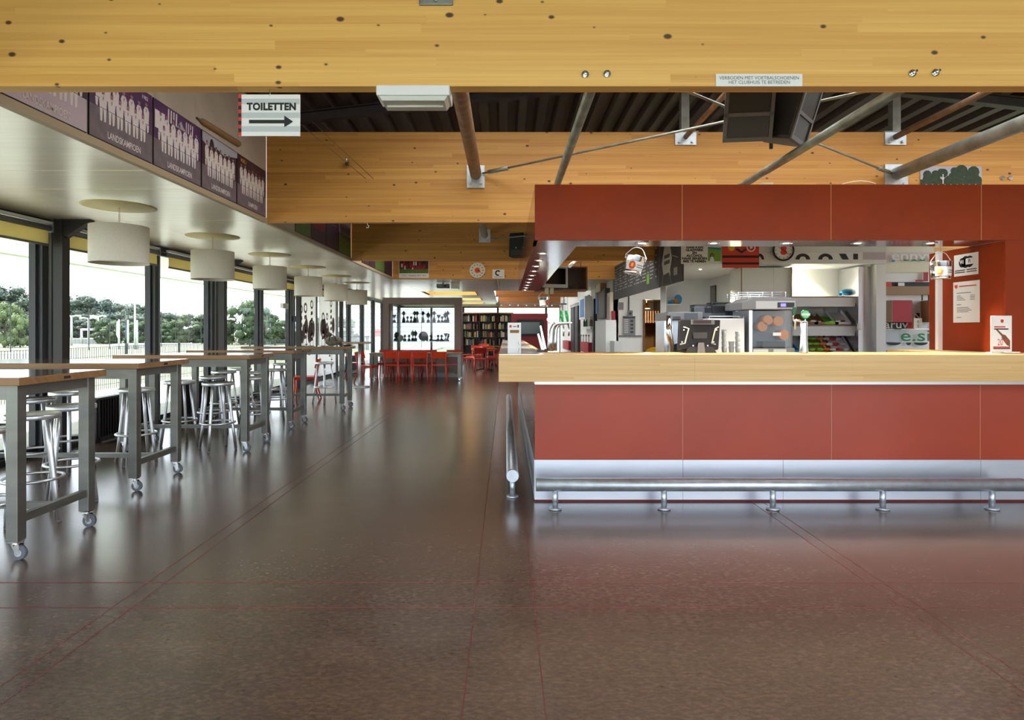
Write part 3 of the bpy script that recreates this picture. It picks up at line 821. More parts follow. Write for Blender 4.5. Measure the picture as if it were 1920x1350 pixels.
# downlights
def downlight(x, y, lab, grp):
    t = thing('downlight', lab, 'spotlight', (x, y, ZL), group=grp)
    MB().lathe([(.028, -.002), (.034, -.006), (.05, -.005), (.053, 0), (.028, .0)], (0, 0, 0), 20).build('bezel', 'chrome', t)
    MB().lathe([(0, -.004), (.02, -.0045), (.028, -.003)], (0, 0, 0), 16).build('lens', 'bulb_on', t)
order = ['first', 'second', 'third', 'fourth', 'fifth', 'sixth', 'seventh', 'eighth', 'ninth', 'tenth']
for i, q in enumerate((1204, 1338, 1474, 1608, 1744)):
    downlight(XX(q, 5.17), 5.17, order[i] + ' recessed spotlight from the left in the canopy front soffit', 'downlights in the front soffit')
for i in range(10):
    downlight(.352, 5.86 + .592 * i, order[i] + ' recessed spotlight counted from the front in the canopy left soffit', 'downlights in the left soffit')
for (px_, py_, d, lab) in ((1313, 504.5, 10.4, 'small spotlight in the back-bar soffit left of the juicer'), (1500, 503.8, 9.8, 'small spotlight lighting the white shelf niche')):
    zc = (CY - 494.6) * 9.2 / F; d = zc * F / (CY - py_)
    t = thing('downlight', lab, 'spotlight', (XX(px_, d), d, HC + zc))
    MB().lathe([(.02, -.002), (.04, -.004), (.043, 0)], (0,0,0), 16).build('bezel', 'chrome', t)
    MB().lathe([(0, -.012), (.014, -.01), (.02, -.002)], (0,0,0), 12).build('lens', 'bulb_on', t)
    ld = bpy.data.lights.new('spot', 'SPOT'); ld.energy = 110; ld.spot_size = 2.0; ld.spot_blend = .6; ld.color = (1, .85, .62); ld.shadow_soft_size = .03
    lo = bpy.data.objects.new('spotlight_beam', ld); COL.objects.link(lo); lo.parent = t; lo.location = (0, 0, -.03)
for x, y in ((1.137, 5.17), (2.35, 5.17), (3.53, 5.17), (.352, 7.05), (.352, 9.4)):
    ld = bpy.data.lights.new('spot', 'SPOT'); ld.energy = 45; ld.spot_size = 1.7; ld.spot_blend = .7; ld.color = (1, .88, .7); ld.shadow_soft_size = .03
    lo = bpy.data.objects.new('spotlight_beam', ld); COL.objects.link(lo); lo.location = (x, y, ZL - .02)

# hanging shelf with glasses and the old monitor at the far end of the canopy
hs = thing('hanging_shelf', 'dark wooden hanging shelf at the far end of the canopy', 'shelf', (0, 11.402, 0))
xa, xb, za, zb = XX(1003, 11.45), XX(1101, 11.45), ZZ(545, 11.45), ZZ(502, 11.45)
MB().box(xa, xb, .0, .42, za, za + .025).build('bottom_board', 'wood_brown', hs)
MB().box(xa, xb, .40, .42, za + .025, zb).build('back_board', 'plum_hang', hs)
MB().box(xb - .02, xb, .0, .40, za + .025, zb).build('side_board', 'wood_brown', hs)
MB().box(xa, xb, .0, .42, zb, zb + .02).build('top_board', 'wood_brown', hs)
for k in (xa + .1, xb - .1): MB().cyl((k, .2, zb + .02), (k, .2, deck_z(k)), .012, n=8).build('hanger_rod', 'raw_steel', hs)
for i, q in enumerate((1046, 1054, 1062, 1071, 1078, 1087, 1091)):
    x = XX(q, 11.55); hgt = .07 + .05 * (i % 3 == 2) + .03 * (i > 3)
    o = MB().lathe([(.0, .001), (.028, .002), (.032, hgt), (.029, hgt), (.024, .01), (0, .008)], (x, 11.55 + .05 * (i % 2), za + .025), 14).build('drinking_glass', 'clear_glass')
    tag(o, order[i] + ' clear glass from the left on the hanging shelf', 'glass', 'glasses on the hanging shelf')
mo = thing('monitor', 'old grey tube monitor tilted down beside the hanging shelf', 'monitor', (XX(1042, 10.9), 10.9, ZZ(519, 10.9)), rz=.35)
MB().box(-.24, .24, 0, .05, -.19, .19).prism([(-.18, -.14), (.18, -.14), (.18, .16), (-.18, .16)], .05, .3, 'y').build('housing', 'paper_grey', mo, bevel=.012)
MB().box(-.19, .19, -.006, .0, -.13, .15).build('screen', 'screen_black', mo)
MB().box(-.06, .06, .08, .16, .16, .42).build('bracket', 'black_plastic', mo)
for dx in (-.12, -.02): MB().cyl((dx, .12, -.19), (dx, .12, -.3), .035, n=12).build('foot', 'cream', mo)
o = MB().cyl(W(1068, 499, 11.2), W(1080, 489, 11.4), .035, .03, n=12).build('spot_lamp', 'aluminium'); tag(o, 'small aluminium spot lamp above the hanging shelf', 'lamp')

# tin buckets hanging from the canopy
def bucket(px_, py_, d, tilt, lab, flip=1, red_dx=-.03):
    t = thing('tin_bucket', lab, 'bucket', W(px_, py_, d), rz=0, group='tin buckets hanging at the bar')
    t.rotation_euler = (0, tilt, 0)
    MB().lathe([(0, -.075), (.068, -.075), (.07, -.072), (.072, -.06), (.070, -.055), (.076, .03), (.079, .034), (.079, .07), (.081, .074), (.078, .076), (.074, .07), (.068, -.07), (0, -.07)], n=32).build('pail', 'chrome', t)
    r = .0745; b = MB(); vs = []; k = 14
    for i in range(k + 1):
        a = -math.pi/2 - 1.15 + 2.3 * i / k
        vs += [(r * math.cos(a), r * math.sin(a), -.05), ((r + .003) * math.cos(a), (r + .003) * math.sin(a), .026)]
    b.add(vs, [(2*i, 2*i+2, 2*i+3, 2*i+1) for i in range(k)], 0, True)
    lb = b.build('paper_label', 'paper', t)
    b = MB(); vs = []; k = 8
    for i in range(k + 1):
        u = -1 + 2 * i / k; a = -math.pi/2 + (red_dx / .0765) + .36 * u; hgt = .03 * math.sqrt(max(0, 1 - u*u)) * .95 + .006
        vs += [((r + .0022) * math.cos(a), (r + .0022) * math.sin(a), -.012 - hgt), ((r + .0042) * math.cos(a), (r + .0042) * math.sin(a), -.012 + hgt)]
    b.add(vs, [(2*i, 2*i+2, 2*i+3, 2*i+1) for i in range(k)], 0, True); b.build('red_crest', 'sign_red', lb)
    b = MB(); a = -math.pi/2 + red_dx / .0765
    b.add([((r+.006) * math.cos(a + du), (r+.006) * math.sin(a + du), -.012 + dz) for du, dz in ((-.12, -.012), (.1, -.014), (.14, .012), (.02, .02), (-.12, .014))], [(0, 1, 2, 3, 4)]); b.build('yellow_emblem', 'yellow', lb)
    b = MB()
    for zz, w0, w1 in ((-.004, .12, .9), (-.022, .08, .95)):
        vs = []
        for i in range(9):
            a = -math.pi/2 + (-red_dx / abs(red_dx)) * (w0 + (w1 - w0) * i / 8)
            vs += [((r+.004) * math.cos(a), (r+.004) * math.sin(a), zz - .003), ((r+.0045) * math.cos(a), (r+.0045) * math.sin(a), zz + .003)]
        b.add(vs, [(2*i, 2*i+2, 2*i+3, 2*i+1) for i in range(8)])
    b.build('print_line', 'ink_grey', lb)
    MB().tube([(-.083, 0, .05), (-.088, 0, .075), (-.045, 0, .135), (-.015, 0, .152), (.03, 0, .15), (.05, 0, .135), (.09, 0, .075), (.083, 0, .05)], .0028, n=6).build('handle', 'aluminium', t)
    b = MB()
    for sx in (-1, 1): b.cyl((sx * .078, 0, .05), (sx * .09, 0, .05), .008, n=8)
    b.build('handle_ear', 'aluminium', t)
    zt = ZL - W(px_, py_, d).z
    MB().cyl((0, 0, .152), (math.sin(-tilt) * zt * .9, 0, zt * math.cos(tilt)), .0015, n=6).build('hanging_wire', 'raw_steel', t)
bucket(1189, 497, 5.22, .22, 'tin bucket with red and yellow crest label hanging tilted under the front canopy')
bucket(1764, 507, 5.25, .0, 'tin bucket with white label hanging in front of the white corner profile', red_dx=-.055)
bucket(1020, 566, 9.6, -.05, 'tin bucket with white label hanging far back under the left canopy', red_dx=.05)

# signs on the red reveal (facing left) and on the counter end
def plate(name, lab, cat, loc, face, w, h, m='paper', th=.004, grp=None):
    t = thing(name, lab, cat, loc, face=face, group=grp)
    MB().box(0, w, 0, h, 0, th).build('plate', m, t)
    return t, th + .0012
def revY(px_): return 4.04 * F / (px_ - CX)
ya, yb = revY(1790.5), revY(1835.5)
w_ = ya - yb
t, z = plate('wifi_sign', 'white wifi sign on the red wall at the bar end', 'sign', (4.036, ya, ZZ(519, ya)), 'left', w_, .19)
b = MB(); b.disc(w_*.5, .118, .052, z, 0); b.disc(w_*.36, .115, .042, z, 0); b.disc(w_*.66, .118, .05, z, 0)
b.build('emblem', 'ink', t)
b = MB(); b.flat([(w_*.5, .094), (w_*.82, .094), (w_*.85, .105), (w_*.85, .14), (w_*.8, .148), (w_*.53, .148), (w_*.5, .14)], z + .0006); b.build('emblem_field', 'paper', t)
text('Wi', .05, w_*.34, .12, 'paper', t, z + .0012, bold=.0012, sx=.8); text('Fi', .05, w_*.66, .12, 'ink', t, z + .0012, bold=.0012, sx=.8)
b = MB()
for k in range(2): b.rect(.012, w_*.48, .045 - .018*k, .053 - .018*k, z); b.rect(w_*.54, w_ - .014, .045 - .018*k, .053 - .018*k, z)
b.build('print_line', 'ink', t)
ya, yb = revY(1789), revY(1838); w_ = ya - yb; zb_ = ZZ(605, ya); ht = ZZ(529, ya) - zb_ - .004
t, z = plate('opening_hours_notice', 'tall white notice below the wifi sign on the red wall', 'notice', (4.036, ya, zb_), 'left', w_, ht)
b = MB(); b.flat([(w_*.06, ht*.93), (w_*.18, ht*.93), (w_*.18, ht*.87), (w_*.12, ht*.83), (w_*.06, ht*.87)], z); b.build('crest', 'sign_red', t)
b = MB(); b.rect(w_*.24, w_*.9, ht*.875, ht*.9, z); b.build('heading', 'ink_red', t)
b = MB()
b.rect(w_*.14, w_*.7, ht*.715, ht*.73, z); b.rect(w_*.14, w_*.32, ht*.43, ht*.445, z)
for k in range(4):
    yy = ht * (.65 - .035 * k); b.rect(w_*.15, w_*(.3 + .06*k), yy, yy + ht*.012, z); b.rect(w_*.66, w_*.84, yy, yy + ht*.012, z)
    yy = ht * (.36 - .035 * k); b.rect(w_*.15, w_*(.6 + .06*(k % 3)), yy, yy + ht*.012, z)
b.rect(w_*.14, w_*.32, ht*.12, ht*.135, z)
b.build('print_line', 'ink_grey', t)

d = 4.98
t = thing('price_stand', 'white price stand with wine bottle picture on the counter end', 'price stand', (XX(1877, d), d, ZC))
w_, ht = XX(1898, d) - XX(1858.5, d), ZZ(592, d) - ZC
MB().prism([(-w_/2, .01), (w_/2, .01), (w_/2, ht), (-w_/2, ht)], -.004, .004, 'y').build('frame', 'white_plastic', t, bevel=.003)
MB().box(-w_/2, w_/2, -.01, .05, 0, .01).build('foot', 'white_plastic', t)
pr = bpy.data.objects.new('leaflet', None); COL.objects.link(pr)
bpy.data.objects.remove(pr)
b = MB()
def fp(poly, m, k=0): b.add([(x, -.0052 - .0006*k, y) for x, y in poly], [tuple(range(len(poly)))], m)
fp([(-.075, .02), (.075, .02), (.075, ht - .01), (-.075, ht - .01)], 0)
fp([(-.008, ht-.05), (.004, ht-.06), (.016, ht-.05), (.016, ht-.03), (-.008, ht-.03)], 1, 1)
fp([(-.06, ht-.095), (.03, ht-.095), (.03, ht-.085), (-.06, ht-.085)], 1, 1); fp([(-.06, ht-.112), (.055, ht-.112), (.055, ht-.102), (-.06, ht-.102)], 2, 1)
fp([(-.045, ht-.115), (-.035, ht-.107), (.01, ht-.15), (.03, ht-.155), (.068, ht-.2), (.068, ht-.25), (.04, ht-.235), (.0, ht-.18), (-.0, ht-.165)], 3, 1)
fp([(-.068, .035), (.068, .035), (.068, .056), (-.068, .056)], 2, 1); fp([(-.068, .042), (.068, .042), (.068, .051), (-.068, .051)], 4, 2)
b.build('leaflet', ['paper', 'ink_red', 'ink', 'wood_brown', 'sign_red'], t)
lt = text('20', .075, -.012, .088, 'ink_red', t, sx=.62); lt.location = (-.012, -.0066, .088); lt.rotation_euler = (math.pi/2, 0, 0)
lt = text('00', .038, .03, .1, 'ink_red', t, sx=.62); lt.location = (.034, -.0066, .101); lt.rotation_euler = (math.pi/2, 0, 0)
o = MB().lathe([(0, .001), (.03, .001), (.055, .014), (.052, .016), (.02, .008), (0, .008)], (XX(1897, d - .07), d - .07, ZC), 20).build('change_dish', 'white_plastic'); tag(o, 'small white change dish beside the price stand', 'dish')

# ================================================================== BAR TABLES AND STOOLS
def make_table(L_, Wd, label, loc, group='tall bar tables on wheels'):
    t = thing('bar_table', label, 'table', loc, group=group)
    hx, hy = L_ / 2, Wd / 2
    tp = MB().box(-hx, hx, -hy, hy, 1.055, 1.10).build('table_top', 'oak_edge', t, bevel=.003)
    MB().box(-hx + .004, hx - .004, -hy + .004, hy - .004, 1.10, 1.1025).build('surface_layer', 'table_surface', tp)
    MB().box(hx, hx + .002, -.03, .03, 1.068, 1.086).build('maker_plate', 'column_paint', tp)
    lx, ly = hx - .085, hy - .085
    for sx in (-1, 1):
        for sy in (-1, 1):
            x, y = sx * lx, sy * ly
            lg = MB().box(x - .036, x + .036, y - .036, y + .036, .115, 1.055).build('leg', 'raw_steel', t, bevel=.004)
            c = MB().box(x - .03, x + .03, y - .03, y + .03, .105, .115).cyl((x, y, .085), (x, y, .107), .02, n=12)
            for s in (-1, 1): c.prism([(x - .02, .095), (x + .03, .095), (x + .032, .04), (x + .012, .03)], y + s * .017 - .002, y + s * .017 + .002, 'y')
            ca = c.build('caster', 'chrome', t)
            w = MB().cyl((x + .02, y - .0135, .042), (x + .02, y + .0135, .042), .042, n=20).build('wheel', 'rubber_grey', ca)
            MB().cyl((x + .02, y - .0145, .042), (x + .02, y + .0145, .042), .022, n=14).build('hub', 'paper_grey', ca)
    for sy in (-1, 1):
        MB().box(-lx + .037, lx - .037, sy * ly - .025, sy * ly + .025, .965, 1.055).build('apron', 'raw_steel', t)
    for sx in (-1, 1):
        MB().box(sx * lx - .025, sx * lx + .025, -ly + .037, ly - .037, .985, 1.055).build('apron', 'raw_steel', t)
        MB().box(sx * lx - .02, sx * lx + .02, -ly + .037, ly - .037, .215, .265).build('end_stretcher', 'raw_steel', t)
    MB().box(-lx + .021, lx - .021, -.02, .02, .22, .26).build('stretcher', 'raw_steel', t)
    return t
mat('table_surface', rgb(128,112,100), .12, coat=.5)
TABLES = [(3.65, 4.45, -2.87, 1.7, 'nearest tall bar table at the left edge'), (5.245, 6.08, -3.11, 1.7, 'second tall bar table from the camera'),
          (6.98, 7.74, -2.89, 1.55, 'third tall bar table from the camera'), (8.6, 9.35, -2.94, 1.5, 'fourth tall bar table from the camera'),
          (10.6, 11.3, -2.74, 1.8, 'fifth tall bar table carrying a canvas bag')]
for a, b, xr, L_, lab in TABLES:
    make_table(L_, b - a, lab + ', wooden top on wheeled steel legs', (xr - L_ / 2, (a + b) / 2, 0))

def make_stool(loc, rz, label):
    t = thing('bar_stool', label, 'stool', loc, rz=rz, group='aluminium bar stools')
    MB().lathe([(0, .768), (.12, .766), (.158, .772), (.168, .779), (.172, .772), (.172, .748), (.166, .742), (.15, .746), (0, .746)], n=32).build('seat', 'aluminium', t)
    for k in range(4):
        a = math.pi/4 + k * math.pi/2; c, s = math.cos(a), math.sin(a)
        lg = MB().tube([(.125*c, .125*s, .747), (.15*c, .15*s, .5), (.18*c, .18*s, .25), (.212*c, .212*s, .012)], .0165, n=10).build('leg', 'aluminium', t)
        MB().cyl((.2125*c, .2125*s, 0), (.2118*c, .2118*s, .014), .015, n=10).build('foot', 'mid_grey', lg)
    MB().tube([(.186*math.cos(2*math.pi*i/32), .186*math.sin(2*math.pi*i/32), .31) for i in range(32)], .011, n=8, closed=True).build('foot_ring', 'aluminium', t)
    return t
ST = [(-3.27, 3.85, 'cut off at the left edge beside the nearest table leg'), (-3.44, 4.5, 'under the nearest table, right behind its front leg'),
      (-4.2, 5.5, 'second behind the nearest table, close to the window'), (-4.33, 6.14, 'by the dark column behind the nearest table'),
      (-3.52, 5.02, 'left of the far leg of the nearest table'), (-3.85, 6.45, 'behind the second table, near the convector'),
      (-3.9, 7.5 - .1, 'left of the second table\'s far leg, below the third table'), (-3.85, 8.15, 'with its seat just left of the frontmost middle stool'),
      (-3.35, 7.2, 'standing out in front of the third table leg'), (-4.19, 9.2, 'by the window behind the third table'),
      (-4.22, 9.85, 'farthest back by the window behind the third table leg'), (-3.26, 8.05, 'just right of the third table\'s near leg'),
      (-3.66, 9.05, 'behind the third table between its end legs'), (-3.6, 9.7, 'right of the third table\'s far leg'),
      (-4.09, 11.3, 'left of the fourth table\'s near leg'), (-3.44, 11.75, 'standing under the canvas bag end of the fifth table')]
st0 = None
for i, (x, y, lab) in enumerate(ST):
    full = 'round aluminium bar stool ' + lab
    if st0 is None: st0 = make_stool((x, y, 0), .2, full)
    else: dup(st0, (x, y, 0), RND.uniform(0, 1.5), full)

# canvas bag and cap on the fifth table
t = thing('canvas_bag', 'grey canvas sports bag lying on the fifth bar table', 'bag', (XX(626, 10.85), 10.85, 1.1025))
b = MB(); nu, nv = 16, 9; vs = []
for j in range(nv + 1):
    v = j / nv
    for i in range(nu):
        a = 2*math.pi*i/nu; r = .082 * (math.sin(math.pi * min(max(v, .06), .94)) ** .35)
        vs.append((-.14 + .28*v, r * math.cos(a) * .95, .088 + r * math.sin(a) + .012 * math.sin(7*v + 2*a)))
b.add(vs, [(j*nu+i, j*nu+(i+1) % nu, (j+1)*nu+(i+1) % nu, (j+1)*nu+i) for j in range(nv) for i in range(nu)], 0, True)
b.f.append(list(range(nu))); b.m.append(0); b.s.append(False); b.f.append([nv*nu+i for i in range(nu-1, -1, -1)]); b.m.append(0); b.s.append(False)
b.build('body', 'bag_canvas', t)
MB().tube([(-.06, -.085, .1), (-.05, -.11, .17), (0, -.1, .2), (.05, -.11, .17), (.06, -.085, .1)], .009, n=6).build('strap', 'dark_grey', t)
o = MB().lathe([(0, .012), (.06, .012), (.1, .02), (.11, .026), (.105, .03), (.05, .02), (0, .02)], (XX(652, 11.05), 11.05, 1.0915), 18).build('ashtray', 'black_plastic'); tag(o, 'flat black dish at the right end of the fifth bar table', 'dish')

# ================================================================== PENDANT LAMPS
ordl = ['nearest', 'second', 'third', 'fourth', 'fifth', 'farthest']
for i in range(6):
    y = 6.15 + 1.965 * i; x = -3.84
    t = thing('pendant_lamp', ordl[i] + ' white drum pendant lamp along the windows', 'lamp', (x, y, ZB), group='drum pendant lamps along the windows')
    MB().lathe([(0, -.012), (.31, -.008), (.33, -.004), (.33, 0), (0, 0)], n=48).build('ceiling_disc', 'disc_yellow', t)
    zt = -.2
    n = 64
    MB().tube([(.008*math.cos(k*.9), .008*math.sin(k*.9), -.012 + (zt + .03) * k / n) for k in range(n + 1)], .0028, n=5).build('coil_cord', 'cream', t)
    sh = MB(); r = .262; k = 40; zb_ = zt - .365
    sh.lathe([(r, zb_), (r, zt), (r - .006, zt), (r - .006, zb_), (r, zb_)], n=k); sd = sh.build('shade', 'shade_fabric', t)
    MB().tube([(r*math.cos(2*math.pi*q/40), r*math.sin(2*math.pi*q/40), zb_) for q in range(40)], .004, n=6, closed=True).build('rim', 'shade_fabric', sd)
    MB().lathe([(0, zb_ + .03), (r - .008, zb_ + .03)], n=32).build('diffuser', 'shade_fabric', t)
    b = MB()
    for q in range(3): b.cyl((0, 0, zt - .01), ((r-.004)*math.cos(q*2.094), (r-.004)*math.sin(q*2.094), zt - .01), .003, n=5)
    b.build('spider', 'white_plastic', t)
    MB().cyl((0, 0, zt + .03), (0, 0, zt - .12), .02, n=12).build('lamp_holder', 'white_plastic', t)

# ================================================================== SIGNS ON THE FIRST BEAM
zc = ZZ(255, 3.16); w_, h_ = .315, .212
t = thing('toilet_sign', 'white toilet direction sign with black arrow hanging from the nearest beam', 'sign', (XX(447, 3.16), 3.16, zc), face='cam')
MB().box(0, w_, 0, h_, -.004, 0).build('board', 'paper', t)
b = MB()
for k in range(3): b.rect(.016, w_ - .002, .022 + k*.07, .05 + k*.07, .0008)
b.build('pale_stripe', 'paper_grey', t)
b = MB()
for k in range(11): b.rect(0, .016, h_*k/11, h_*(k+1)/11, .0016, k % 2)
b.build('check_border', ['ink_red', 'ink'], t)
text('TOILETTEN', .05, .17, .148, 'ink', t, .002, bold=.0024, sx=.93, space=1.06)
b = MB(); b.flat([(.055, .064), (.235, .064), (.235, .082), (.055, .082)], .002); b.flat([(.235, .044), (.28, .073), (.235, .104)], .002)
b.build('arrow', 'ink', t)
MB().tube([(.16, h_ - .006, .002), (.165, h_ + .008, .003), (.158, h_ + .012, .0), (.16, ZB - zc - .001, 0)], .002, n=6).build('hook', 'chrome', t)

w_, h_ = XX(1504, 3.118) - XX(1342, 3.118), ZZ(139, 3.118) - ZZ(162, 3.118)
t = thing('house_rule_sign', 'narrow white rule sign in capitals on the nearest beam', 'sign', (XX(1342, 3.118), 3.118, ZZ(162, 3.118)), face='cam')
MB().box(0, w_, 0, h_, 0, .003).build('plate', 'paper', t)
text('VERBODEN MET VOETBALSCHOENEN', .024, w_/2, h_*.66, 'ink_grey', t, .0042, sx=.98)
text('HET CLUBHUIS TE BETREDEN', .024, w_/2, h_*.3, 'ink_grey', t, .0042, sx=.98)

# emergency light under the beam
xa, xb = XX(705, 3.1), XX(843, 3.1)
t = thing('emergency_light', 'white rectangular emergency light fixed under the nearest beam', 'lamp', ((xa+xb)/2, 3.1, ZB))
hw = (xb - xa) / 2
MB().box(-hw, hw, 0.0, .17, -.052, 0).build('housing', 'white_plastic', t, bevel=.006)
MB().prism([(-hw + .012, -.052), (hw - .012, -.052), (hw - .028, -.075), (-hw + .028, -.075)], .012, .158, 'y').build('diffuser', 'lamp_glass', t)
MB().cyl((-hw + .04, .085, -.077), (hw - .04, .085, -.077), .006, n=10).build('tube', 'paper', t)

# hook under the second beam
p = W(688, 420, 7.08)
o = MB().tube([(p.x, 7.1, ZB), (p.x, 7.1, ZB - .02), (p.x + .018, 7.1, ZB - .035), (p.x + .012, 7.1, ZB - .055), (p.x - .012, 7.1, ZB - .05)], .0045, n=6).build('screw_hook', 'white_plastic'); tag(o, 'white screw hook under the second beam', 'hook')

# ================================================================== LOUDSPEAKERS
def pa_speaker(loc, rz, tilt, label):
    t = thing('loudspeaker', label, 'loudspeaker', loc, group='black loudspeakers')
    t.rotation_euler = (tilt, 0, rz)
    w, d, h = .172, .3, .55
    MB().prism([(-w, 0), (w, 0), (w * .62, d), (-w * .62, d)], 0, h, 'z').build('cabinet', 'black_plastic', t, bevel=.02)
    MB().box(-w + .025, w - .025, -.006, 0, .2, h - .02).build('grille', 'dark_grille', t)
    b = MB(); b.add([(-w+.03, -.003, .03), (w-.03, -.003, .03), (w-.03, -.003, .175), (-w+.03, -.003, .175), (-.05, .05, .07), (.05, .05, .07), (.05, .05, .14), (-.05, .05, .14)],
        [(0, 1, 5, 4), (1, 2, 6, 5), (2, 3, 7, 6), (3, 0, 4, 7), (4, 5, 6, 7)])
    hn = b.build('horn', 'dark_grey', t)
    fr = MB(); fr.box(-w, w, -.012, 0, 0, .03).box(-w, w, -.012, 0, .175, .2).box(-w, -w + .026, -.012, 0, .03, h).box(w - .026, w, -.012, 0, .03, h)
    fr.build('front_frame', 'speaker_frame', t)
    MB().box(-.012, .012, -.009, -.006, .53 - .02, .55).build('maker_badge', 'white_plastic', t)
    return t
SY = 4.5
z1 = ZZ(266, SY)
pa_speaker((XX(1400, SY), SY, z1), .0 - .12, .3, 'left of two black loudspeakers hanging below the roof, facing forward')
pa_speaker((XX(1497, SY), SY + .02, z1 - .005), .85, .3, 'right of two black loudspeakers hanging below the roof, turned to the right')
t = thing('speaker_bracket', 'black hanging bracket between the two loudspeakers', 'bracket', (XX(1450, SY + .3), SY + .34, z1 + .05))
MB().cyl((0, 0, 0), (0, 0, deck_z(2.4) - z1 - .06), .014, n=10).build('pole', 'black_plastic', t)
MB().box(-.3, .3, -.015, .015, .28, .31).build('cross_bar', 'black_plastic', t)
p = W(967, 458, 10.75)
t = thing('wall_speaker', 'small black wall speaker on the third beam left of the canopy', 'loudspeaker', (p.x, 10.75, p.z - .21))
t.rotation_euler = (-.1, 0, -.35)
MB().prism([(-.13, 0), (.13, 0), (.1, .16), (-.1, .16)], 0, .42, 'z').build('cabinet', 'black_plastic', t, bevel=.01)
MB().box(-.115, .115, -.005, 0, .13, .41).build('grille', 'dark_grille', t)
MB().box(-.1, .1, -.006, 0, .02, .115).build('horn', 'dark_grey', t)
MB().box(-.008, .008, -.008, -.005, .14, .165).build('maker_badge', 'white_plastic', t)
MB().box(-.03, .03, .14, .2, .2, .26).build('bracket', 'black_plastic', t)

# ================================================================== TEAM PHOTOS
def team_photo(y0, y1, lab, bg, ground, seed, cap=None, year=None, rows=2, fig='print_white', h=.52, z0=None, club=None, band=.22):
    z0 = ZB + .05 if z0 is None else z0
    w = y1 - y0 - .018
    r = random.Random(seed)
    t = thing('team_photo', lab, 'photograph', (XS + .001, y0 + .009, z0), face='right', group='team photographs on the fascia')
    MB().box(0, w, 0, h, 0, .008).build('panel', 'ink', t)
    b = MB(); z = .0092
    b.rect(.004, w - .004, h*band, h - .004, z, 0)
    b.rect(.004, w - .004, .004, h*band + .1, z + .0003, 1)
    n = 6
    step = .76 * w / n; hw = step * .40
    def body(cx, by, k, torso, legs):
        j = r.uniform(-.012, .012)
        if legs:
            for s_ in (-1, 1):
                b.flat([(cx + s_*hw*.1, by + legs), (cx + s_*hw*.95, by + legs), (cx + s_*hw*.8, by + r.uniform(0, .012)), (cx + s_*hw*.3, by)] if s_ > 0 else
                       [(cx - hw*.95, by + legs), (cx - hw*.1, by + legs), (cx - hw*.3, by), (cx - hw*.8, by + r.uniform(0, .012))], k, 2)
        y0, y1 = by + legs, by + legs + torso + j
        b.flat([(cx - hw*.8, y0), (cx + hw*.8, y0), (cx + hw, y1 - .03), (cx + hw*.5, y1), (cx - hw*.5, y1), (cx - hw, y1 - .03)], k + .0001, 2)
        b.flat([(cx - hw*.3, y1), (cx, y1 - .045), (cx + hw*.3, y1), (cx, y1 - .025)], k + .0002, 0)
        b.rect(cx - hw*.85, cx + hw*.85, y0 + .002, y0 + .006, k + .0002, 0)
        b.disc(cx, y1 + .022, .0165, k + .0002, 3, 10, .021)
        b.flat([(cx - .015, y1 + .03), (cx + .015, y1 + .03), (cx + .008, y1 + .045), (cx - .008, y1 + .045)], k + .0003, 0)
    if rows:
        for i in range(n + 1): body(w * .1 + step * (i + .25), h * band + .10, z + .0005 + .00002*i, .12, .06)
        for i in range(n): body(w * .1 + step * (i + .75), h * band + .015, z + .0012 + .00002*i, .095, .085)
    b.build('print', [bg, ground, fig, 'print_skin'], t)
    if cap: text(cap, .066, w*.52, h*.1, 'print_white', t, z + .003, bold=.001, sx=.72)
    if year: text(year, .042, w*.86, h*.9, 'print_white' if not club else 'yellow', t, z + .003, bold=.0006)
    if club: text(club, .05, w*.2, h*.9, 'yellow', t, z + .003, bold=.0006)
    return t
ys = [3.28, 4.03, 4.77, 5.53, 6.26, 7.02]
cfg = [('print_purple_dark', 'print_lilac', 'LANDSKAMPIOEN', None, None, 'framed purple team photo, nearest and cut off by the beam'),
       ('print_purple', 'print_ground', 'LANDSKAMPIOEN', '1983', None, 'framed purple team photo, second from the camera on the fascia'),
       ('print_purple', 'print_ground', 'LANDSKAMPIOEN', None, None, 'framed team photo with striped awning, third on the fascia'),
       ('print_plum', 'print_ground', 'LANDSKAMPIOEN', None, None, 'framed team photo with trees and sky, fourth on the fascia'),
       ('print_plum', 'print_ground', 'KAMPIOEN', None, 'VOC 1', 'framed team photo with yellow lettering, last before the second beam')]
for i, (a, b_) in enumerate(zip(ys, ys[1:])):
    bg, gr, cp, yr, cl, lab = cfg[i]
    t = team_photo(a, b_, lab, bg, gr, 20 + i, cp, yr, club=cl)
    if i == 2:
        b = MB(); w = b_ - a - .018
        b.rect(.02, .16, .3, .44, .0094, 0); b.rect(.07, .11, .3, .39, .0097, 1)
        for k in range(4): b.flat([(.2+.04*k, .4), (.22+.04*k, .4), (.225+.04*k, .505), (.205+.04*k, .505)], .0097, 0); b.flat([(.48+.035*k, .4), (.495+.035*k, .4), (.5+.035*k, .49), (.485+.035*k, .49)], .0097, 0)
        b.flat([(.34, .4), (.47, .4), (.405, .47)], .0097, 2)
        b.build('house_print', ['print_white', 'ink', 'print_sky'], t)
    if i == 3:
        b = MB(); b.flat([(.01, .43), (.1, .4), (.28, .43), (.42, .40), (.73, .46), (.73, .512), (.01, .512)], .0094, 0); b.disc(.19, .39, .05, .0097, 1, 14, .1)
        b.build('sky_print', ['print_sky', 'print_plum'], t)
ys = [8.0, 8.65, 9.37, 10.08, 10.88]
lab2 = ['photo of a green field', 'photo of a team in red', 'dark photo of a team', 'photo of players on grass']
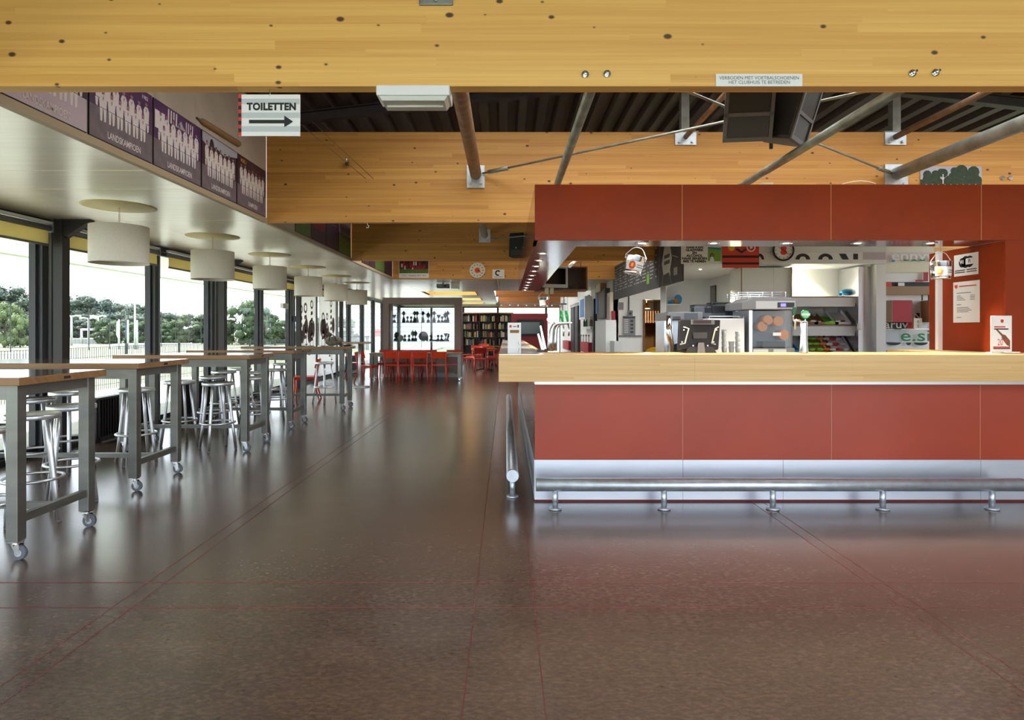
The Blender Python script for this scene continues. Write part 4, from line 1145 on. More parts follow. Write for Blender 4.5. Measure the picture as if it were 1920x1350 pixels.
for i, (a, b_) in enumerate(zip(ys, ys[1:])):
    team_photo(a, b_, 'framed ' + lab2[i] + ', ' + order[i] + ' behind the second beam', ['print_tree', 'wine_red', 'print_plum', 'print_lilac'][i], ['print_grass', 'print_plum', 'print_plum', 'print_grass'][i], 40 + i,
               fig=['print_grass', 'print_jersey', 'print_purple', 'print_plum'][i], h=.78, band=[.6, .2, .2, .3][i])
ys = [11.7, 12.9, 13.9, 14.85]
for i, (a, b_) in enumerate(zip(ys, ys[1:])):
    team_photo(a, b_, 'framed dark team photo, ' + order[i] + ' behind the third beam', 'print_plum', ['print_plum', 'print_grass', 'print_plum'][i], 60 + i, fig=['print_plum', 'wine_red', 'print_purple'][i], h=.9)
# wooden bat on the fascia
ya, yb = 2.73*F/(CX-368), 2.73*F/(CX-447)
t = thing('wooden_bat', 'thin wooden bat fixed to the fascia above the photos', 'bat', (XS + .012, ya, ZZ(222, ya)))
e = Vector((0, yb - ya, ZZ(271, yb) - ZZ(222, ya)))
MB().tube([Vector((0,0,0)), e*.05, e*.1, e*.97, e], [.006, .012, .028, .03, .018], n=12).build('blade', 'plinth_wood', t)
MB().cyl(e*-.02, e*.03, .008, n=8).build('tip', 'dark_grey', t)

# pictures on the second and fourth beams
d = 7.055
w_, h_ = XX(1840, d) - XX(1725, d), .34
t = thing('tree_picture', 'photo print of dark trees on the second beam above the canopy right', 'picture', (XX(1725, d), d, ZZ(312, d) - h_), face='cam')
MB().box(0, w_, 0, h_, 0, .006).build('panel', 'print_sky', t)
b = MB(); r = random.Random(4)
b.rect(0, w_, 0, .19, .0068, 1)
for k in range(26): b.disc(r.uniform(.05, w_ - .05), .2 + r.uniform(-.05, .1), r.uniform(.04, .075), .0072 + k*.00002, 0, 10)
b.rect(w_*.36, w_*.375, .14, .25, .0085, 2)
for k in range(9): b.rect(.06 + k*.07, .075 + k*.07, .1, .135, .0085, 2)
b.build('print', ['print_tree', 'print_tree', 'print_white'], t)
d = 14.935
t = thing('team_poster', 'team poster with white caption strip on the fourth beam', 'poster', (XX(748, d), d, ZZ(521, d)), face='cam')
w_, h_ = XX(804, d) - XX(748, d), .47
MB().box(0, w_, 0, h_, 0, .005).build('panel', 'paper', t)
b = MB(); b.rect(.01, w_ - .01, .11, h_, .006, 0); b.rect(.01, w_-.01, .11, .22, .0064, 1); r = random.Random(9)
for k in range(24): b.rect(*(lambda x: (x, x + .035))(r.uniform(.03, w_ - .07)), .2 + .05*(k % 3), .29 + .05*(k % 3), .0068 + k*.00003, 2 if k % 5 else 3)
b.build('print', ['print_plum', 'print_grass', 'print_jersey', 'print_white'], t)
text('V.O.C. 1 Kampioen 2012 - 2013', .05, w_/2, .055, 'ink', t, .007, sx=.9)
t = thing('wall_clock', 'round white clock with red centre on the fourth beam', 'clock', W(895, 507, d - .005), face='cam')
MB().lathe([(0, 0), (.185, 0), (.19, .02), (.18, .034), (.172, .03), (.17, .018), (0, .018)], n=40).build('case', 'aluminium', t)
b = MB(); b.disc(0, 0, .17, .0195, 0, 32); b.build('dial', 'cream', t)
b = MB(); b.disc(0, 0, .065, .021, 0, 24); b.build('emblem', 'sign_red', t)
b = MB()
for k in range(12): a = k*math.pi/6; b.disc(.135*math.cos(a), .135*math.sin(a), .013, .021, 0, 8)
b.build('numerals', 'ink', t)
for a, l, wd in ((-.35, .09, .008), (-.6, .14, .005)):
    b = MB(); c, s = math.cos(a), math.sin(a); b.flat([(-s*wd, c*wd), (s*wd, -c*wd), (l*c + s*wd*.5, l*s - c*wd*.5), (l*c - s*wd*.5, l*s + c*wd*.5)], .024); b.build('hand', 'ink', t)
t, z = plate('wifi_notice', 'small white wifi notice on the fourth beam beside the clock', 'sign', (XX(923.5, d), d, ZZ(522, d)), 'cam', XX(945.5, d) - XX(923.5, d), .215)
b = MB(); b.ring(.13, .13, .035, .07, z, 0, 20, .6, 5.2); b.rect(.04, .25, .03, .04, z, 0); b.build('emblem', 'ink', t)

# ================================================================== BACK BAR
YH = 9.2
hd = struct('wall_backbar')
xh0, xh1 = XX(1278, YH), XX(1662, YH)
zh0, zh1 = ZZ(494.5, YH), HC + 1.75
MB().box(xh0, xh1, YH, YH + .03, zh0, ZZ(487, YH)).build('lower_rail', 'white_melamine', hd)
MB().box(xh0, xh1, YH, YH + .03, ZZ(473, YH) + .003, zh1).build('upper_panel', 'white_paint', hd)
band = MB().box(xh0, xh1, YH + .005, YH + .03, ZZ(487, YH), ZZ(473, YH)).build('letter_band', 'paper', hd)
MB().box(XR + .03, xh1, YH + .03, 12.0, zh0, zh0 + .02).build('soffit_panel', 'white_melamine', hd)
# cut letters on the band
b = MB()
def bl(px_, py_): return (XX(px_, YH), ZZ(py_, YH))
zb_ = ZZ(486.6, YH); bh = ZZ(475, YH) - zb_
def yplane(poly, m=0, y=YH + .003): b.add([(x, y, z) for x, z in poly], [tuple(range(len(poly)))], m)
def arch(px_, w):
    c = XX(px_, YH); r1 = w; r0 = w*.45; k = 12
    yplane([(c + r1*math.cos(math.pi*i/k), zb_ + bh*.98*math.sin(math.pi*i/k)) for i in range(k+1)] + [(c + r0*math.cos(math.pi*i/k), zb_ + bh*.5*math.sin(math.pi*i/k)) for i in range(k, -1, -1)])
arch(1424, .07); arch(1505.5, .11); arch(1548, .11)
yplane([bl(1580, 486.6), bl(1592, 486.6), bl(1586, 475.5), bl(1573, 475.5)]); yplane([bl(1600, 486.6), bl(1609, 486.6), bl(1609, 475.5), bl(1600, 475.5)])
b.build('cut_letters', 'ink', hd)
b = MB(); yplane([bl(1618, 486.8), bl(1661, 486.8), bl(1661, 473.2), bl(1618, 473.2)]); b.build('pink_patch', 'pink_patch' if 'pink_patch' in M else 'print_lilac', hd)

def cam_plate(name, lab, cat, x0, x1, y0, y1, d, m='paper', th=.005):
    t = thing(name, lab, cat, (XX(x0, d), d, ZZ(y1, d)), face='cam')
    w, h = XX(x1, d) - XX(x0, d), ZZ(y0, d) - ZZ(y1, d)
    MB().box(0, w, 0, h, 0, th).build('plate', m, t)
    return t, w, h, th + .001
t, w, h, z = cam_plate('glassware_sign', 'white sign in capitals forbidding glassware, left on the back-bar header', 'sign', 1277, 1353, 452, 494, 9.19)
for k, s in enumerate(('VERBODEN', 'GLASWERK', 'EN', 'ALCOHOL', 'NAAR BENEDEN', 'MEE TE NEMEN')):
    text(s, .048, w*.33, h*(.72 - .126*k), 'ink', t, z, bold=.0025, sx=1.05)
b = MB(); b.rect(w*.66, w*.98, h*.1, h*.66, z, 0); b.flat([(w*.66, h*.66), (w*.98, h*.6), (w*.98, h*.7), (w*.66, h*.74)], z + .0004, 1); b.disc(w*.76, h*.32, .03, z + .0006, 2, 12, .05); b.flat([(w*.70, h*.1), (w*.82, h*.1), (w*.79, h*.3), (w*.73, h*.3)], z + .0008, 3); b.disc(w*.76, h*.36, .014, z + .001, 4, 10)
b.build('picture', ['green_print', 'teal', 'wood_brown', 'paper', 'print_skin'], t)
t, w, h, z = cam_plate('red_club_sign', 'red sign with black bands and round badges on the back-bar header', 'sign', 1354, 1423, 452, 502, 9.18, 'sign_red')
b = MB(); b.rect(0, w, h*.37, h*.46, z, 0); b.rect(w*.0, w, h*.12, h*.2, z, 0)
b.flat([(w*.36, h*.72), (w*.44, h*.72), (w*.52, h*.62), (w*.6, h*.7), (w*.66, h*.74), (w*.66, h*.66), (w*.52, h*.53), (w*.36, h*.68)], z, 0); b.build('black_band', 'ink', t)
b = MB(); b.disc(w*.25, h*.8, .055, z + .0004, 0, 16, .07); b.build('yellow_badge', 'yellow', t)
b = MB(); b.disc(w*.78, h*.76, .065, z + .0004, 0, 18); b.disc(w*.78, h*.76, .05, z + .0008, 1, 18); b.disc(w*.78, h*.76, .03, z + .0012, 0, 3); b.build('white_badge', ['paper', 'ink_red'], t)
t = thing('bar_clock', 'round black-rimmed clock with red emblem on the back-bar header', 'clock', W(1468, 469.5, 9.18), face='cam')
MB().lathe([(0, 0), (.155, 0), (.162, .02), (.156, .04), (.14, .04), (.135, .02), (0, .02)], n=40).build('case', 'black_plastic', t)
b = MB(); b.disc(0, 0, .136, .0215, 0, 30); b.build('dial', 'paper', t)
b = MB(); b.disc(0, .03, .045, .023, 0, 14); b.disc(0, -.03, .05, .0232, 0, 14, .04); b.build('emblem', 'sign_red', t)
b = MB()
for k in range(12): a = k*math.pi/6; b.disc(.115*math.cos(a), .115*math.sin(a), .008, .023, 0, 6)
b.build('hour_marks', 'ink', t)
for a, l in ((2.6, .09), (-.7, .11)):
    b = MB(); c, s = math.cos(a), math.sin(a); b.flat([(-s*.005, c*.005), (s*.005, -c*.005), (l*c + s*.003, l*s - c*.003), (l*c - s*.003, l*s + c*.003)], .026); b.build('hand', 'ink', t)

# alcove: back wall, side wall, left cabinet
XA = 3.93
MB().box(3.3, XA, 12.0, 12.05, 0, zh0).build('alcove_panel', 'white_melamine', hd)
MB().box(XA, XA + .03, 9.95, 12.0, 0, zh0).build('alcove_side', 'white_melamine', hd)
x1s = XX(1392, 9.95)
# sticker and poster on the alcove side
ys_ = XA * F / (1383.5 - CX)
t = thing('round_sticker', 'round green and yellow sticker on the white alcove side wall', 'sticker', (XA - .002, ys_, ZZ(523, ys_)), face='left')
b = MB(); b.disc(0, 0, .2, 0, 0, 24, .105); b.disc(0, 0, .15, .001, 1, 24, .08); b.disc(.02, -.02, .09, .002, 2, 18, .05); b.build('print', ['ink_grey', 'green_print', 'yellow'], t)
b = MB(); b.rect(.3, .62, .0, .02, 0, 0); b.rect(.3, .62, -.05, -.03, 0, 0); b.build('print_line', 'paper_grey', t)
ya, yb = XA * F / (1333.5 - CX), XA * F / (1343.5 - CX)
t = thing('alcove_picture', 'narrow dark framed picture on the alcove side wall', 'picture', (XA - .01, ya, ZZ(572, ya)), face='left')
MB().box(0, ya - yb, 0, .36, 0, .01).build('frame', 'dark_grey', t); MB().box(.02, ya - yb - .02, .02, .34, .01, .012).build('print', 'mid_grey', t)
# left cabinet with open niche
t = thing('tall_cabinet', 'tall white cabinet end with an open niche left of the coffee machine', 'cabinet', (XX(1250, 11.6), 11.6, 0))
wc = XX(1279, 11.6) - XX(1250, 11.6)
MB().box(0, wc, .0, .4, 0, ZZ(592, 11.6)).build('body', 'white_melamine', t)
MB().box(0, wc, .35, .4, ZZ(592, 11.6), zh0 - .02).build('back_panel', 'white_melamine', t); MB().box(-.018, 0, 0, .4, ZZ(592, 11.6) - .4, zh0 - .02).build('side_panel', 'white_melamine', t)
MB().box(0, wc, .0, .35, ZZ(570, 11.6) - .02, ZZ(570, 11.6)).build('shelf', 'white_melamine', t)
for i, (q, c, hgt) in enumerate(((1255, 'snack_blue', .07), (1261, 'snack_blue', .09), (1268, 'snack_orange', .12), (1273, 'snack_blue', .19), (1275.5, 'snack_orange', .1))):
    o = MB().blob((XX(q, 11.7), 11.7 + .02*i, ZZ(570, 11.6) + hgt*.5), hgt*.5, .8, .5, 1.0).build('snack_bag', c); tag(o, order[i] + ' small snack bag from the left in the niche of the tall cabinet', 'snack bag', 'snack bags in the niche')

# shelf units facing the counter
YS = 9.5
sh = thing('wall_shelf_unit', 'white shelf unit with sloping shelf fronts behind the beer tap', 'shelf unit', (0, 0, 0))
xs0, xs1 = XX(1485, YS), XX(1606, YS)
MB().box(xs0, xs1, YS + .5, YS + .52, .3, zh0).build('back_panel', 'white_melamine', sh)
MB().box(xs0 - .02, xs0, YS, YS + .5, .3, zh0 - .02).build('side_board', 'white_melamine', sh)
MB().box(xs0 - .022, xs0 + .002, YS - .004, YS, .3, zh0 - .02).build('edge_strip', 'plinth_wood', sh)
MB().box(xs1, xs1 + .02, YS, YS + .5, .3, zh0 - .02).build('side_board', 'white_melamine', sh)
MB().box(xs1 - .002, xs1 + .026, YS - .004, YS, .3, zh0 - .02).build('edge_strip', 'plinth_wood', sh)
for k, (py_, low) in enumerate(((555.5, 575), (609, 629.5), (664, 684))):
    z = ZZ(py_, YS); f = MB().box(xs0, xs1, YS, YS + .5, z - .02, z).build('shelf', 'white_melamine', sh)
    MB().box(xs0, xs1, YS - .004, YS, z - .02, z - .002).build('edge_strip', 'plinth_wood', f)
    zl = ZZ(low, YS)
    MB().prism([(xs0, z - .022), (xs1 - .005, z - .022), (xs1 - .05, zl), (xs0, zl)], YS - .03, YS - .012, 'y').build('sloping_front', 'white_melamine', sh)
wp = thing('wall_cupboard', 'closed white cupboard left of the lit shelf niche', 'cupboard', (0, 0, 0))
xc0 = XX(1393, YS)
MB().box(xc0, xs0 - .024, YS + .06, YS + .5, .3, zh0 - .02).build('body', 'white_melamine', wp)
MB().box(xc0, XX(1453, YS) - .002, YS + .04, YS + .06, .3, zh0 - .024).build('door', 'white_melamine', wp)
MB().box(XX(1453, YS) + .002, xs0 - .026, YS + .04, YS + .06, .3, zh0 - .024).build('door', 'white_melamine', wp)
MB().box(xc0 - .014, xc0, YS + .035, YS + .045, .3, zh0 - .02).build('edge_strip', 'plinth_wood', wp)
MB().box(xc0 - .014, xc0, YS + .045, YS + .5, .3, zh0 - .02).build('side_board', 'white_melamine', wp)
# steel clad end beside the shelves and the white post
MB().box(XX(1613, 9.35), XX(1640, 9.35), 9.4, 9.98, .3, zh0 - .02).build('steel_side', 'stainless', hd)
MB().box(XX(1639.5, 9.3), XX(1657.5, 9.3), 9.25, 9.4, .3, zh0 + .0).build('white_post', 'white_plastic', hd)
o = MB().box(XX(1610, 9.33), XX(1615, 9.33), 9.33, 9.37, ZZ(619, 9.33), ZZ(607, 9.33)).build('light_switch', 'white_plastic'); tag(o, 'small white switch on the shelf unit side', 'switch')

# snack boxes on the shelves
def open_box(px0, px1, py_top, py_bot, mcol, lab, items, imat, d=YS + .03, lean=.5):
    xa, xb = XX(px0, d), XX(px1, d); zb_ = ZZ(py_bot, d); h = (ZZ(py_top, d) - zb_)
    t = thing('snack_box', lab, 'snack box', ((xa + xb)/2, d, zb_), group='snack boxes on the shelves')
    hw = (xb - xa)/2
    b = MB()
    b.add([(-hw, 0, 0), (hw, 0, 0), (hw*.9, .3, h), (-hw*.9, .3, h)], [(0, 1, 2, 3)], 0)
    b.prism([(0, 0), (0, .03), (.28, h + .05), (.3, h)], -hw, -hw + .006, 'x'); b.prism([(0, 0), (0, .03), (.28, h + .05), (.3, h)], hw - .006, hw, 'x'); b.box(-hw, hw, -.006, 0, 0, .035)
    b.build('tray', mcol, t)
    r = random.Random(int(px0))
    for i in range(items):
        u = (i % 3 - 1) * hw * .55; v = .15 + .7 * (i // 3) / max(1, (items - 1)//3)
        s = MB().blob((u + r.uniform(-.01, .01), .3*v - .03, h*v + .02), hw*.3, 1.1, .5, .45, 0, 8, 5).build('packet', imat[i % len(imat)], t)
open_box(1492, 1534, 588, 608, 'kraft', 'brown snack tray behind the beer tap on the middle shelf', 3, ['wine_red', 'plum_hang', 'paper_grey'])
open_box(1527, 1548, 592, 608, 'plinth_wood', 'small snack tray with pink packets on the middle shelf', 3, ['print_jersey', 'paper', 'plum_hang'])
open_box(1548, 1572, 593, 608, 'snack_green', 'green snack tray on the middle shelf', 3, ['snack_green', 'paper', 'snack_green'])
open_box(1566, 1596, 585, 608, 'snack_white', 'white snack tray at the right of the middle shelf', 3, ['paper', 'plum_hang', 'snack_white'])
open_box(1514, 1562, 633, 662, 'kraft', 'brown cardboard tray of bright green snack packets on the lower shelf', 9, ['snack_green', 'snack_green', 'snack_orange'])
open_box(1552, 1598, 634, 662, 'snack_white', 'white tray of white and red snack packets on the lower shelf', 9, ['snack_white', 'ink_red', 'snack_white'])
open_box(1487, 1500, 648, 662, 'snack_blue', 'blue snack box at the left of the lower shelf', 3, ['blue_print'])
o = MB().blob((XX(1590, YS + .15), YS + .15, ZZ(548, YS + .15)), .125, 1.0, .5, .42).build('snack_bag', 'snack_blue'); tag(o, 'large blue bag lying on the top shelf of the white unit', 'snack bag')
o = MB().blob((XX(1575, YS + .1), YS + .1, ZZ(552, YS + .1)), .035, 1., .6, .7).build('snack_bag', 'blue_print'); tag(o, 'tiny dark blue packet beside the large blue bag', 'snack bag')

# wall of old sign boards
YG = 9.75
lw = struct('wall_signs')
mat('pink_patch', rgb(226,206,204), .6)
rows = [(440, 473, 'cream'), (473, 487, 'pink_patch'), (487, 511, 'cream'), (511, 529, 'paper'), (529, 537, 'ink'), (537, 553, 'plinth_wood'), (553, 563, 'paper'), (563, 604, 'paper'),
        (604, 617, 'paper'), (617, 641, 'white_paint'), (641, 656, 'paper'), (656, 663, 'plinth_wood'), (663, 700, 'paper')]
for i, (a, b_, m_) in enumerate(rows):
    pr_ = .05 if m_ == 'plinth_wood' else (.01 * (i % 3))
    MB().box(XX(1657, YG), 6.75, YG - pr_, YG + .04, ZZ(b_, YG) + .001, ZZ(a, YG) - .001).build('sign_board', m_, lw)
b = MB()
def sgn(px0, px1, py0, py1, m, k=0):
    y = YG - .052 - .001*k
    b.add([(XX(px0, YG), y, ZZ(py1, YG)), (XX(px1, YG), y, ZZ(py1, YG)), (XX(px1, YG), y, ZZ(py0, YG)), (XX(px0, YG), y, ZZ(py0, YG))], [(0, 1, 2, 3)], m)
for a in (1690, 1705, 1720, 1738): sgn(a, a + 10, 487, 490, 0)
sgn(1668, 1674, 488, 492, 1); sgn(1727, 1736, 511, 528, 2); sgn(1712, 1727, 525, 528.5, 2)
sgn(1657, 1668, 529, 537, 3); sgn(1680, 1692, 530.5, 536.5, 4)
sgn(1657, 1672, 581, 604, 5); sgn(1657, 1696, 604, 617, 5); sgn(1696, 1711, 604, 617, 3)
sgn(1711, 1742, 587, 604, 5); sgn(1711, 1740, 564, 586.5, 6)
sgn(1664, 1670, 570, 578, 7); sgn(1742, 1748, 604, 617, 1); sgn(1751, 1757, 604, 617, 1)
sgn(1658, 1683, 619, 641, 6); sgn(1665, 1676, 656, 663, 7, 3)
b.build('painted_patch', ['green_logo', 'blue_print', 'print_jersey', 'ink_red', 'paper', 'ink', 'paper_grey', 'teal'], lw)
gp = thing('lettering_boards', 'white boards with cut green and black sign letters behind the bar', 'sign boards', (0, YG - .056, 0), face='cam')
def gtext(s, px_, py_, size, m, sx=1): text(s, size, XX(px_, YG), ZZ(py_, YG), m, gp, .002, bold=.002, sx=sx)
gtext('e.si', 1712, 630, .26, 'green_logo', 1.45); gtext('aruv', 1676, 609, .17, 'paper', 1.25); gtext('NOV', 1730, 594, .15, 'paper', 1.1); gtext('ennvv', 1707, 481, .18, 'paper', 1.6); gtext('I L', 1733, 559, .12, 'ink', 1.6)
b = MB()
for q, wd in ((1671, .12), (1699, .04), (1722, .11)):
    b.flat([(XX(q, YG) + wd*math.cos(math.pi + math.pi*i/10), ZZ(642, YG) + .045*math.sin(math.pi + math.pi*i/10)) for i in range(11)], .002)
b.build('letter_feet', 'ink', gp)
for i, (px0, px1) in enumerate(((1672, 1710), (1742, 1762))):
    d = YG - .25
    t = thing('red_menu_box', ('left' if i == 0 else 'right') + ' red square box mounted on the lettered boards', 'box', (XX(px0, d), d, ZZ(604, d)))
    MB().box(.012, XX(px1, d) - XX(px0, d), 0, .19, 0, ZZ(563, d) - ZZ(604, d)).build('body', 'wine_red2' if 'wine_red2' in M else 'print_jersey', t); MB().box(0, .012, 0, .19, 0, ZZ(563, d) - ZZ(604, d)).build('side_board', 'plinth_wood', t)
t = thing('wall_socket', 'double wall socket on the lettered boards', 'socket', (XX(1711, 9.6), 9.6, ZZ(616, 9.6)), face='cam')
MB().box(0, .13, 0, .16, 0, .03).build('plate', 'cream', t)
for zz in (.045, .11): MB().cyl((.085, zz, .03), (.085, zz, .036), .025, n=16).build('outlet', 'paper_grey', t)

# blackboard menu running into depth
t = thing('blackboard_menu', 'long black menu board with chalk lines hanging above the bar passage', 'menu board', (XR, 15.15, HC + .735), face='left')
LB = 15.15 - 9.25; HB = .78
MB().box(0, LB, 0, HB, -.015, .015).build('board', 'board_black', t)
MB().box(-.01, LB + .01, HB, HB + .02, -.02, .02).build('top_rail', 'raw_steel', t)
b = MB(); r = random.Random(2)
for c in range(7):
    u0 = .25 + c * .6
    for k in range(9):
        v = HB - .09 - k*.062; w = r.uniform(.16, .34)
        for q in range(4):
            b.flat([(u0 + w*q/4, v), (u0 + w*(q + .75)/4, v + .004), (u0 + w*(q + .7)/4, v + .024), (u0 + w*q/4, v + .02)], .0165)
        if k % 2 == 0: b.rect(u0 + .42, u0 + .5, v, v + .024, .0165)
cw = b.build('chalk_writing', 'chalk', t); cw['kind'] = 'stuff'
b = MB(); u = LB - 1.25
q_ = lambda x: u + (x - u) * 1.75
b.flat([(q_(u + .1), .18), (q_(u + .3), .2), (q_(u + .36), .12), (q_(u + .34), .24), (q_(u + .4), .4), (q_(u + .34), .66), (q_(u + .26), .76), (q_(u + .12), .62), (q_(u + .04), .38)], .0168); b.build('speech_shape', 'speech_grey', t)
b = MB()
for k in range(2): b.rect(q_(u + .13), q_(u + .33), .44 - .1*k, .5 - .1*k, .0178)
for x0, y0, x1, y1 in ((q_(u + .1), .18, q_(u + .04), .0), (q_(u + .28), .2, q_(u + .4), .0), (q_(u + .4), .45, q_(u + .6), .38), (q_(u - .1), .0, q_(u - .02), .76), (q_(u - .02), .76, q_(u + .1), .78)):
    dx, dy = x1 - x0, y1 - y0; l = math.hypot(dx, dy); nx, ny = -dy/l*.006, dx/l*.006
    b.flat([(x0 - nx, y0 - ny), (x1 - nx, y1 - ny), (x1 + nx, y1 + ny), (x0 + nx, y0 + ny)], .0172, 1)
b.rect(q_(u + .46), q_(u + .58), .12, .24, .0172, 1)
b.build('board_drawing', ['ink_grey', 'chalk'], t)
b = MB(); b.rect(LB - 2.3, LB - 2.1, .12, .3, .0172); b.build('green_note', 'green_print', t)

# white wall beside the kitchen door
d = 15.19
o = MB().box(XX(1158, d), XX(1169, d), d - .01, d, ZZ(581, d), ZZ(567, d)).build('grey_plaque', 'mid_grey'); tag(o, 'small grey plaque on the white wall left of the kitchen door', 'plaque')
t = thing('power_point', 'grey power point with conduit on the white wall', 'socket', (XX(1181, d), d, 0))
MB().box(-.06, .06, -.05, 0, ZZ(594, d), ZZ(582, d)).build('box', 'mid_grey', t); MB().cyl((0, -.05, ZZ(588, d)), (0, -.06, ZZ(588, d)), .035, n=16).build('outlet', 'dark_grey', t)
MB().cyl((-.03, -.015, ZZ(582, d)), (-.03, -.015, HC + 1.5), .014, n=8).build('conduit', 'dark_grey', t)
t = thing('price_list', 'grey price list sheet hanging on the white wall under the power point', 'list', (XX(1168, d - .02), d - .02, ZZ(628, d)), face='cam')
w, h = XX(1191, d) - XX(1168, d), ZZ(593, d) - ZZ(628, d)
MB().box(0, w, 0, h, 0, .008).build('sheet', 'mid_grey', t); MB().box(0, w, h - .05, h, .008, .012).build('clip_bar', 'dark_grey', t)
b = MB()
for k in range(8): b.rect(.03, .13, h*.1 + k*.045, h*.1 + k*.045 + .02, .0095, 0)
for k in range(4): b.rect(.18, .25, h*.1 + k*.09, h*.1 + k*.09 + .05, .0095, 1)
b.build('print', ['paper_grey', 'dark_grey'], t)
t = thing('tool_rail', 'dark rail with hooks below the price list', 'rail', (XX(1157, d), d - .03, ZZ(631, d)))
MB().box(0, XX(1203, d) - XX(1157, d), 0, .03, 0, .03).build('rail', 'mid_grey', t)
for k in range(5): MB().cyl((.06 + k*.12, 0, .015), (.06 + k*.12, -.03, .02), .01, n=8).build('hook', 'dark_grey', t)
# kitchen hood behind the door opening
t = thing('kitchen_hood', 'dark slatted extractor hood inside the kitchen', 'extractor hood', (3.32, 17.4, HC + .22))
MB().box(0, 1.06, 0, .9, 0, .05).box(0, 1.06, .85, .9, .05, .6).box(0, .02, 0, .9, .05, .6).box(1.04, 1.06, 0, .9, .05, .6).build('casing', 'kitchen_dark', t)
for k in range(14): MB().box(.04 + k*.07, .07 + k*.07, -.02, 0, -.02, .32).build('filter_slat', 'wood_brown', t)
o = MB().lathe([(.02, .16), (.09, .1), (.1, 0), (.095, 0), (.02, .15)], (3.78, 16.6, HC + .58), 16).cyl((3.78, 16.6, HC + .74), (3.78, 16.6, HC + .995), .006, n=6).build('kitchen_lamp', 'plinth_wood'); tag(o, 'small brass lamp hanging in the kitchen', 'lamp')
ld = bpy.data.lights.new('kitchen_bulb', 'POINT'); ld.energy = 60; ld.color = (1, .82, .55); ld.shadow_soft_size = .05
lo_ = bpy.data.objects.new('kitchen_bulb', ld); COL.objects.link(lo_); lo_.location = (3.78, 16.6, HC + .55)
o = MB().blob((XX(1232, 9.0), 9.0, .9 + .05), .17, 1, .6, .45).build('yellow_cloth', 'yellow'); 
o.location.z = ZZ(660, 9.0) - .95; tag(o, 'yellow cloth bundle on the back counter below the kitchen door', 'cloth')

# back counters that carry the machines (mostly hidden by the bar)
bc = thing('back_counter', 'low steel work counter behind the bar carrying the machines', 'counter', (0, 0, 0))
MB().box(1.45, 4.0, 5.75, 6.55, .86, .9).build('worktop', 'stainless', bc); MB().box(1.5, 3.98, 5.8, 6.5, 0, .86).build('body', 'white_melamine', bc)
bc2 = thing('rear_counter', 'rear steel counter in front of the shelf units', 'counter', (0, 0, 0))
MB().box(2.2, 6.7, 8.6, 9.24, .86, .9).build('worktop', 'stainless', bc2); MB().box(2.25, 6.7, 8.65, 9.22, 0, .86).build('body', 'white_melamine', bc2)

# ------------------------------------------------------------------ machines and things on the bar
# till: touch screen seen from behind
d = 5.12
t = thing('cash_register', 'black touch-screen till seen from behind on the bar top', 'till', (XX(1312, d), d, ZC))
MB().prism([(-.13, 0), (.13, 0), (.1, .05), (-.1, .05)], -.03, .14, 'y').build('base', 'black_plastic', t)
sc_ = MB().add([(-.185, -.02, .03), (.15, -.02, .03), (.19, .05, .275), (-.155, .05, .275), (-.185, .02, .02), (.15, .02, .02), (.19, .09, .265), (-.155, .09, .265)],
         [(0, 1, 2, 3), (7, 6, 5, 4), (0, 4, 5, 1), (1, 5, 6, 2), (2, 6, 7, 3), (3, 7, 4, 0)]).build('screen_back', 'black_plastic', t, bevel=.008)
MB().box(-.06, .13, .02, .04, .235, .275).build('customer_display', 'mid_grey', t); MB().box(-.045, .1, .014, .02, .242, .27).build('display_glass', 'plum_hang', t)
for s in (-1, 1):
    x = s * .11 + .0
    MB().tube([(x + s*.035 - .02, -.012, .07), (x - .02, -.03, .08), (x + .02, .0, .2), (x + s*.035 + .02, .03, .215)], .006, n=6).build('side_handle', 'cream', t)
MB().box(-.055, .055, -.02, .0, .12, .17).build('connector_panel', 'dark_grey', t)
MB().prism([(-.03, 0), (.03, 0), (.02, .085), (-.02, .085)], -.05, -.02, 'y').build('stand_neck', 'mid_grey', t)
b = MB()
for x, z in ((-.05, .155), (.05, .155), (-.06, .06), (.06, .06), (-.13, .19), (-.15, .09), (.14, .19), (.11, .09)): b.cyl((x, -.03 + z*.15, z), (x, -.022 + z*.15, z), .006, n=8)
b.build('screws', 'aluminium', t)

# coffee machine behind the till
d = 6.0
t = thing('coffee_machine', 'silver coffee machine half hidden behind the till', 'coffee machine', (XX(1278, d), d, .9))
zt = ZZ(585, d) - .9
MB().box(-.13, .2, .15, .5, 0, zt - .03).build('body', 'stainless', t)
MB().box(-.14, .2, -.02, .5, zt - .08, zt).build('top_housing', 'mid_grey', t, bevel=.01)
MB().box(.02, .15, -.025, -.02, zt - .07, zt - .01).build('display', 'screen_black', t)
MB().tube([(-.12, -.0, zt - .04), (-.13, -.03, zt*.7), (-.1, -.01, zt*.5), (-.1, .05, .06), (-.06, .05, .02)], [.028, .03, .026, .022, .02], n=12).build('curved_pipe', 'chrome', t)
MB().cyl((-.05, .05, zt*.52), (-.02, .02, zt*.36), .03, n=12).build('handle_knob', 'black_plastic', t)
o = MB().cyl((XX(1273, 5.7), 5.78, .9), (XX(1273, 5.7), 5.78, ZZ(593, 5.7)), .036, n=16).build('glass_cylinder', 'smoke_glass'); tag(o, 'tall clear cylinder standing left of the till', 'container')
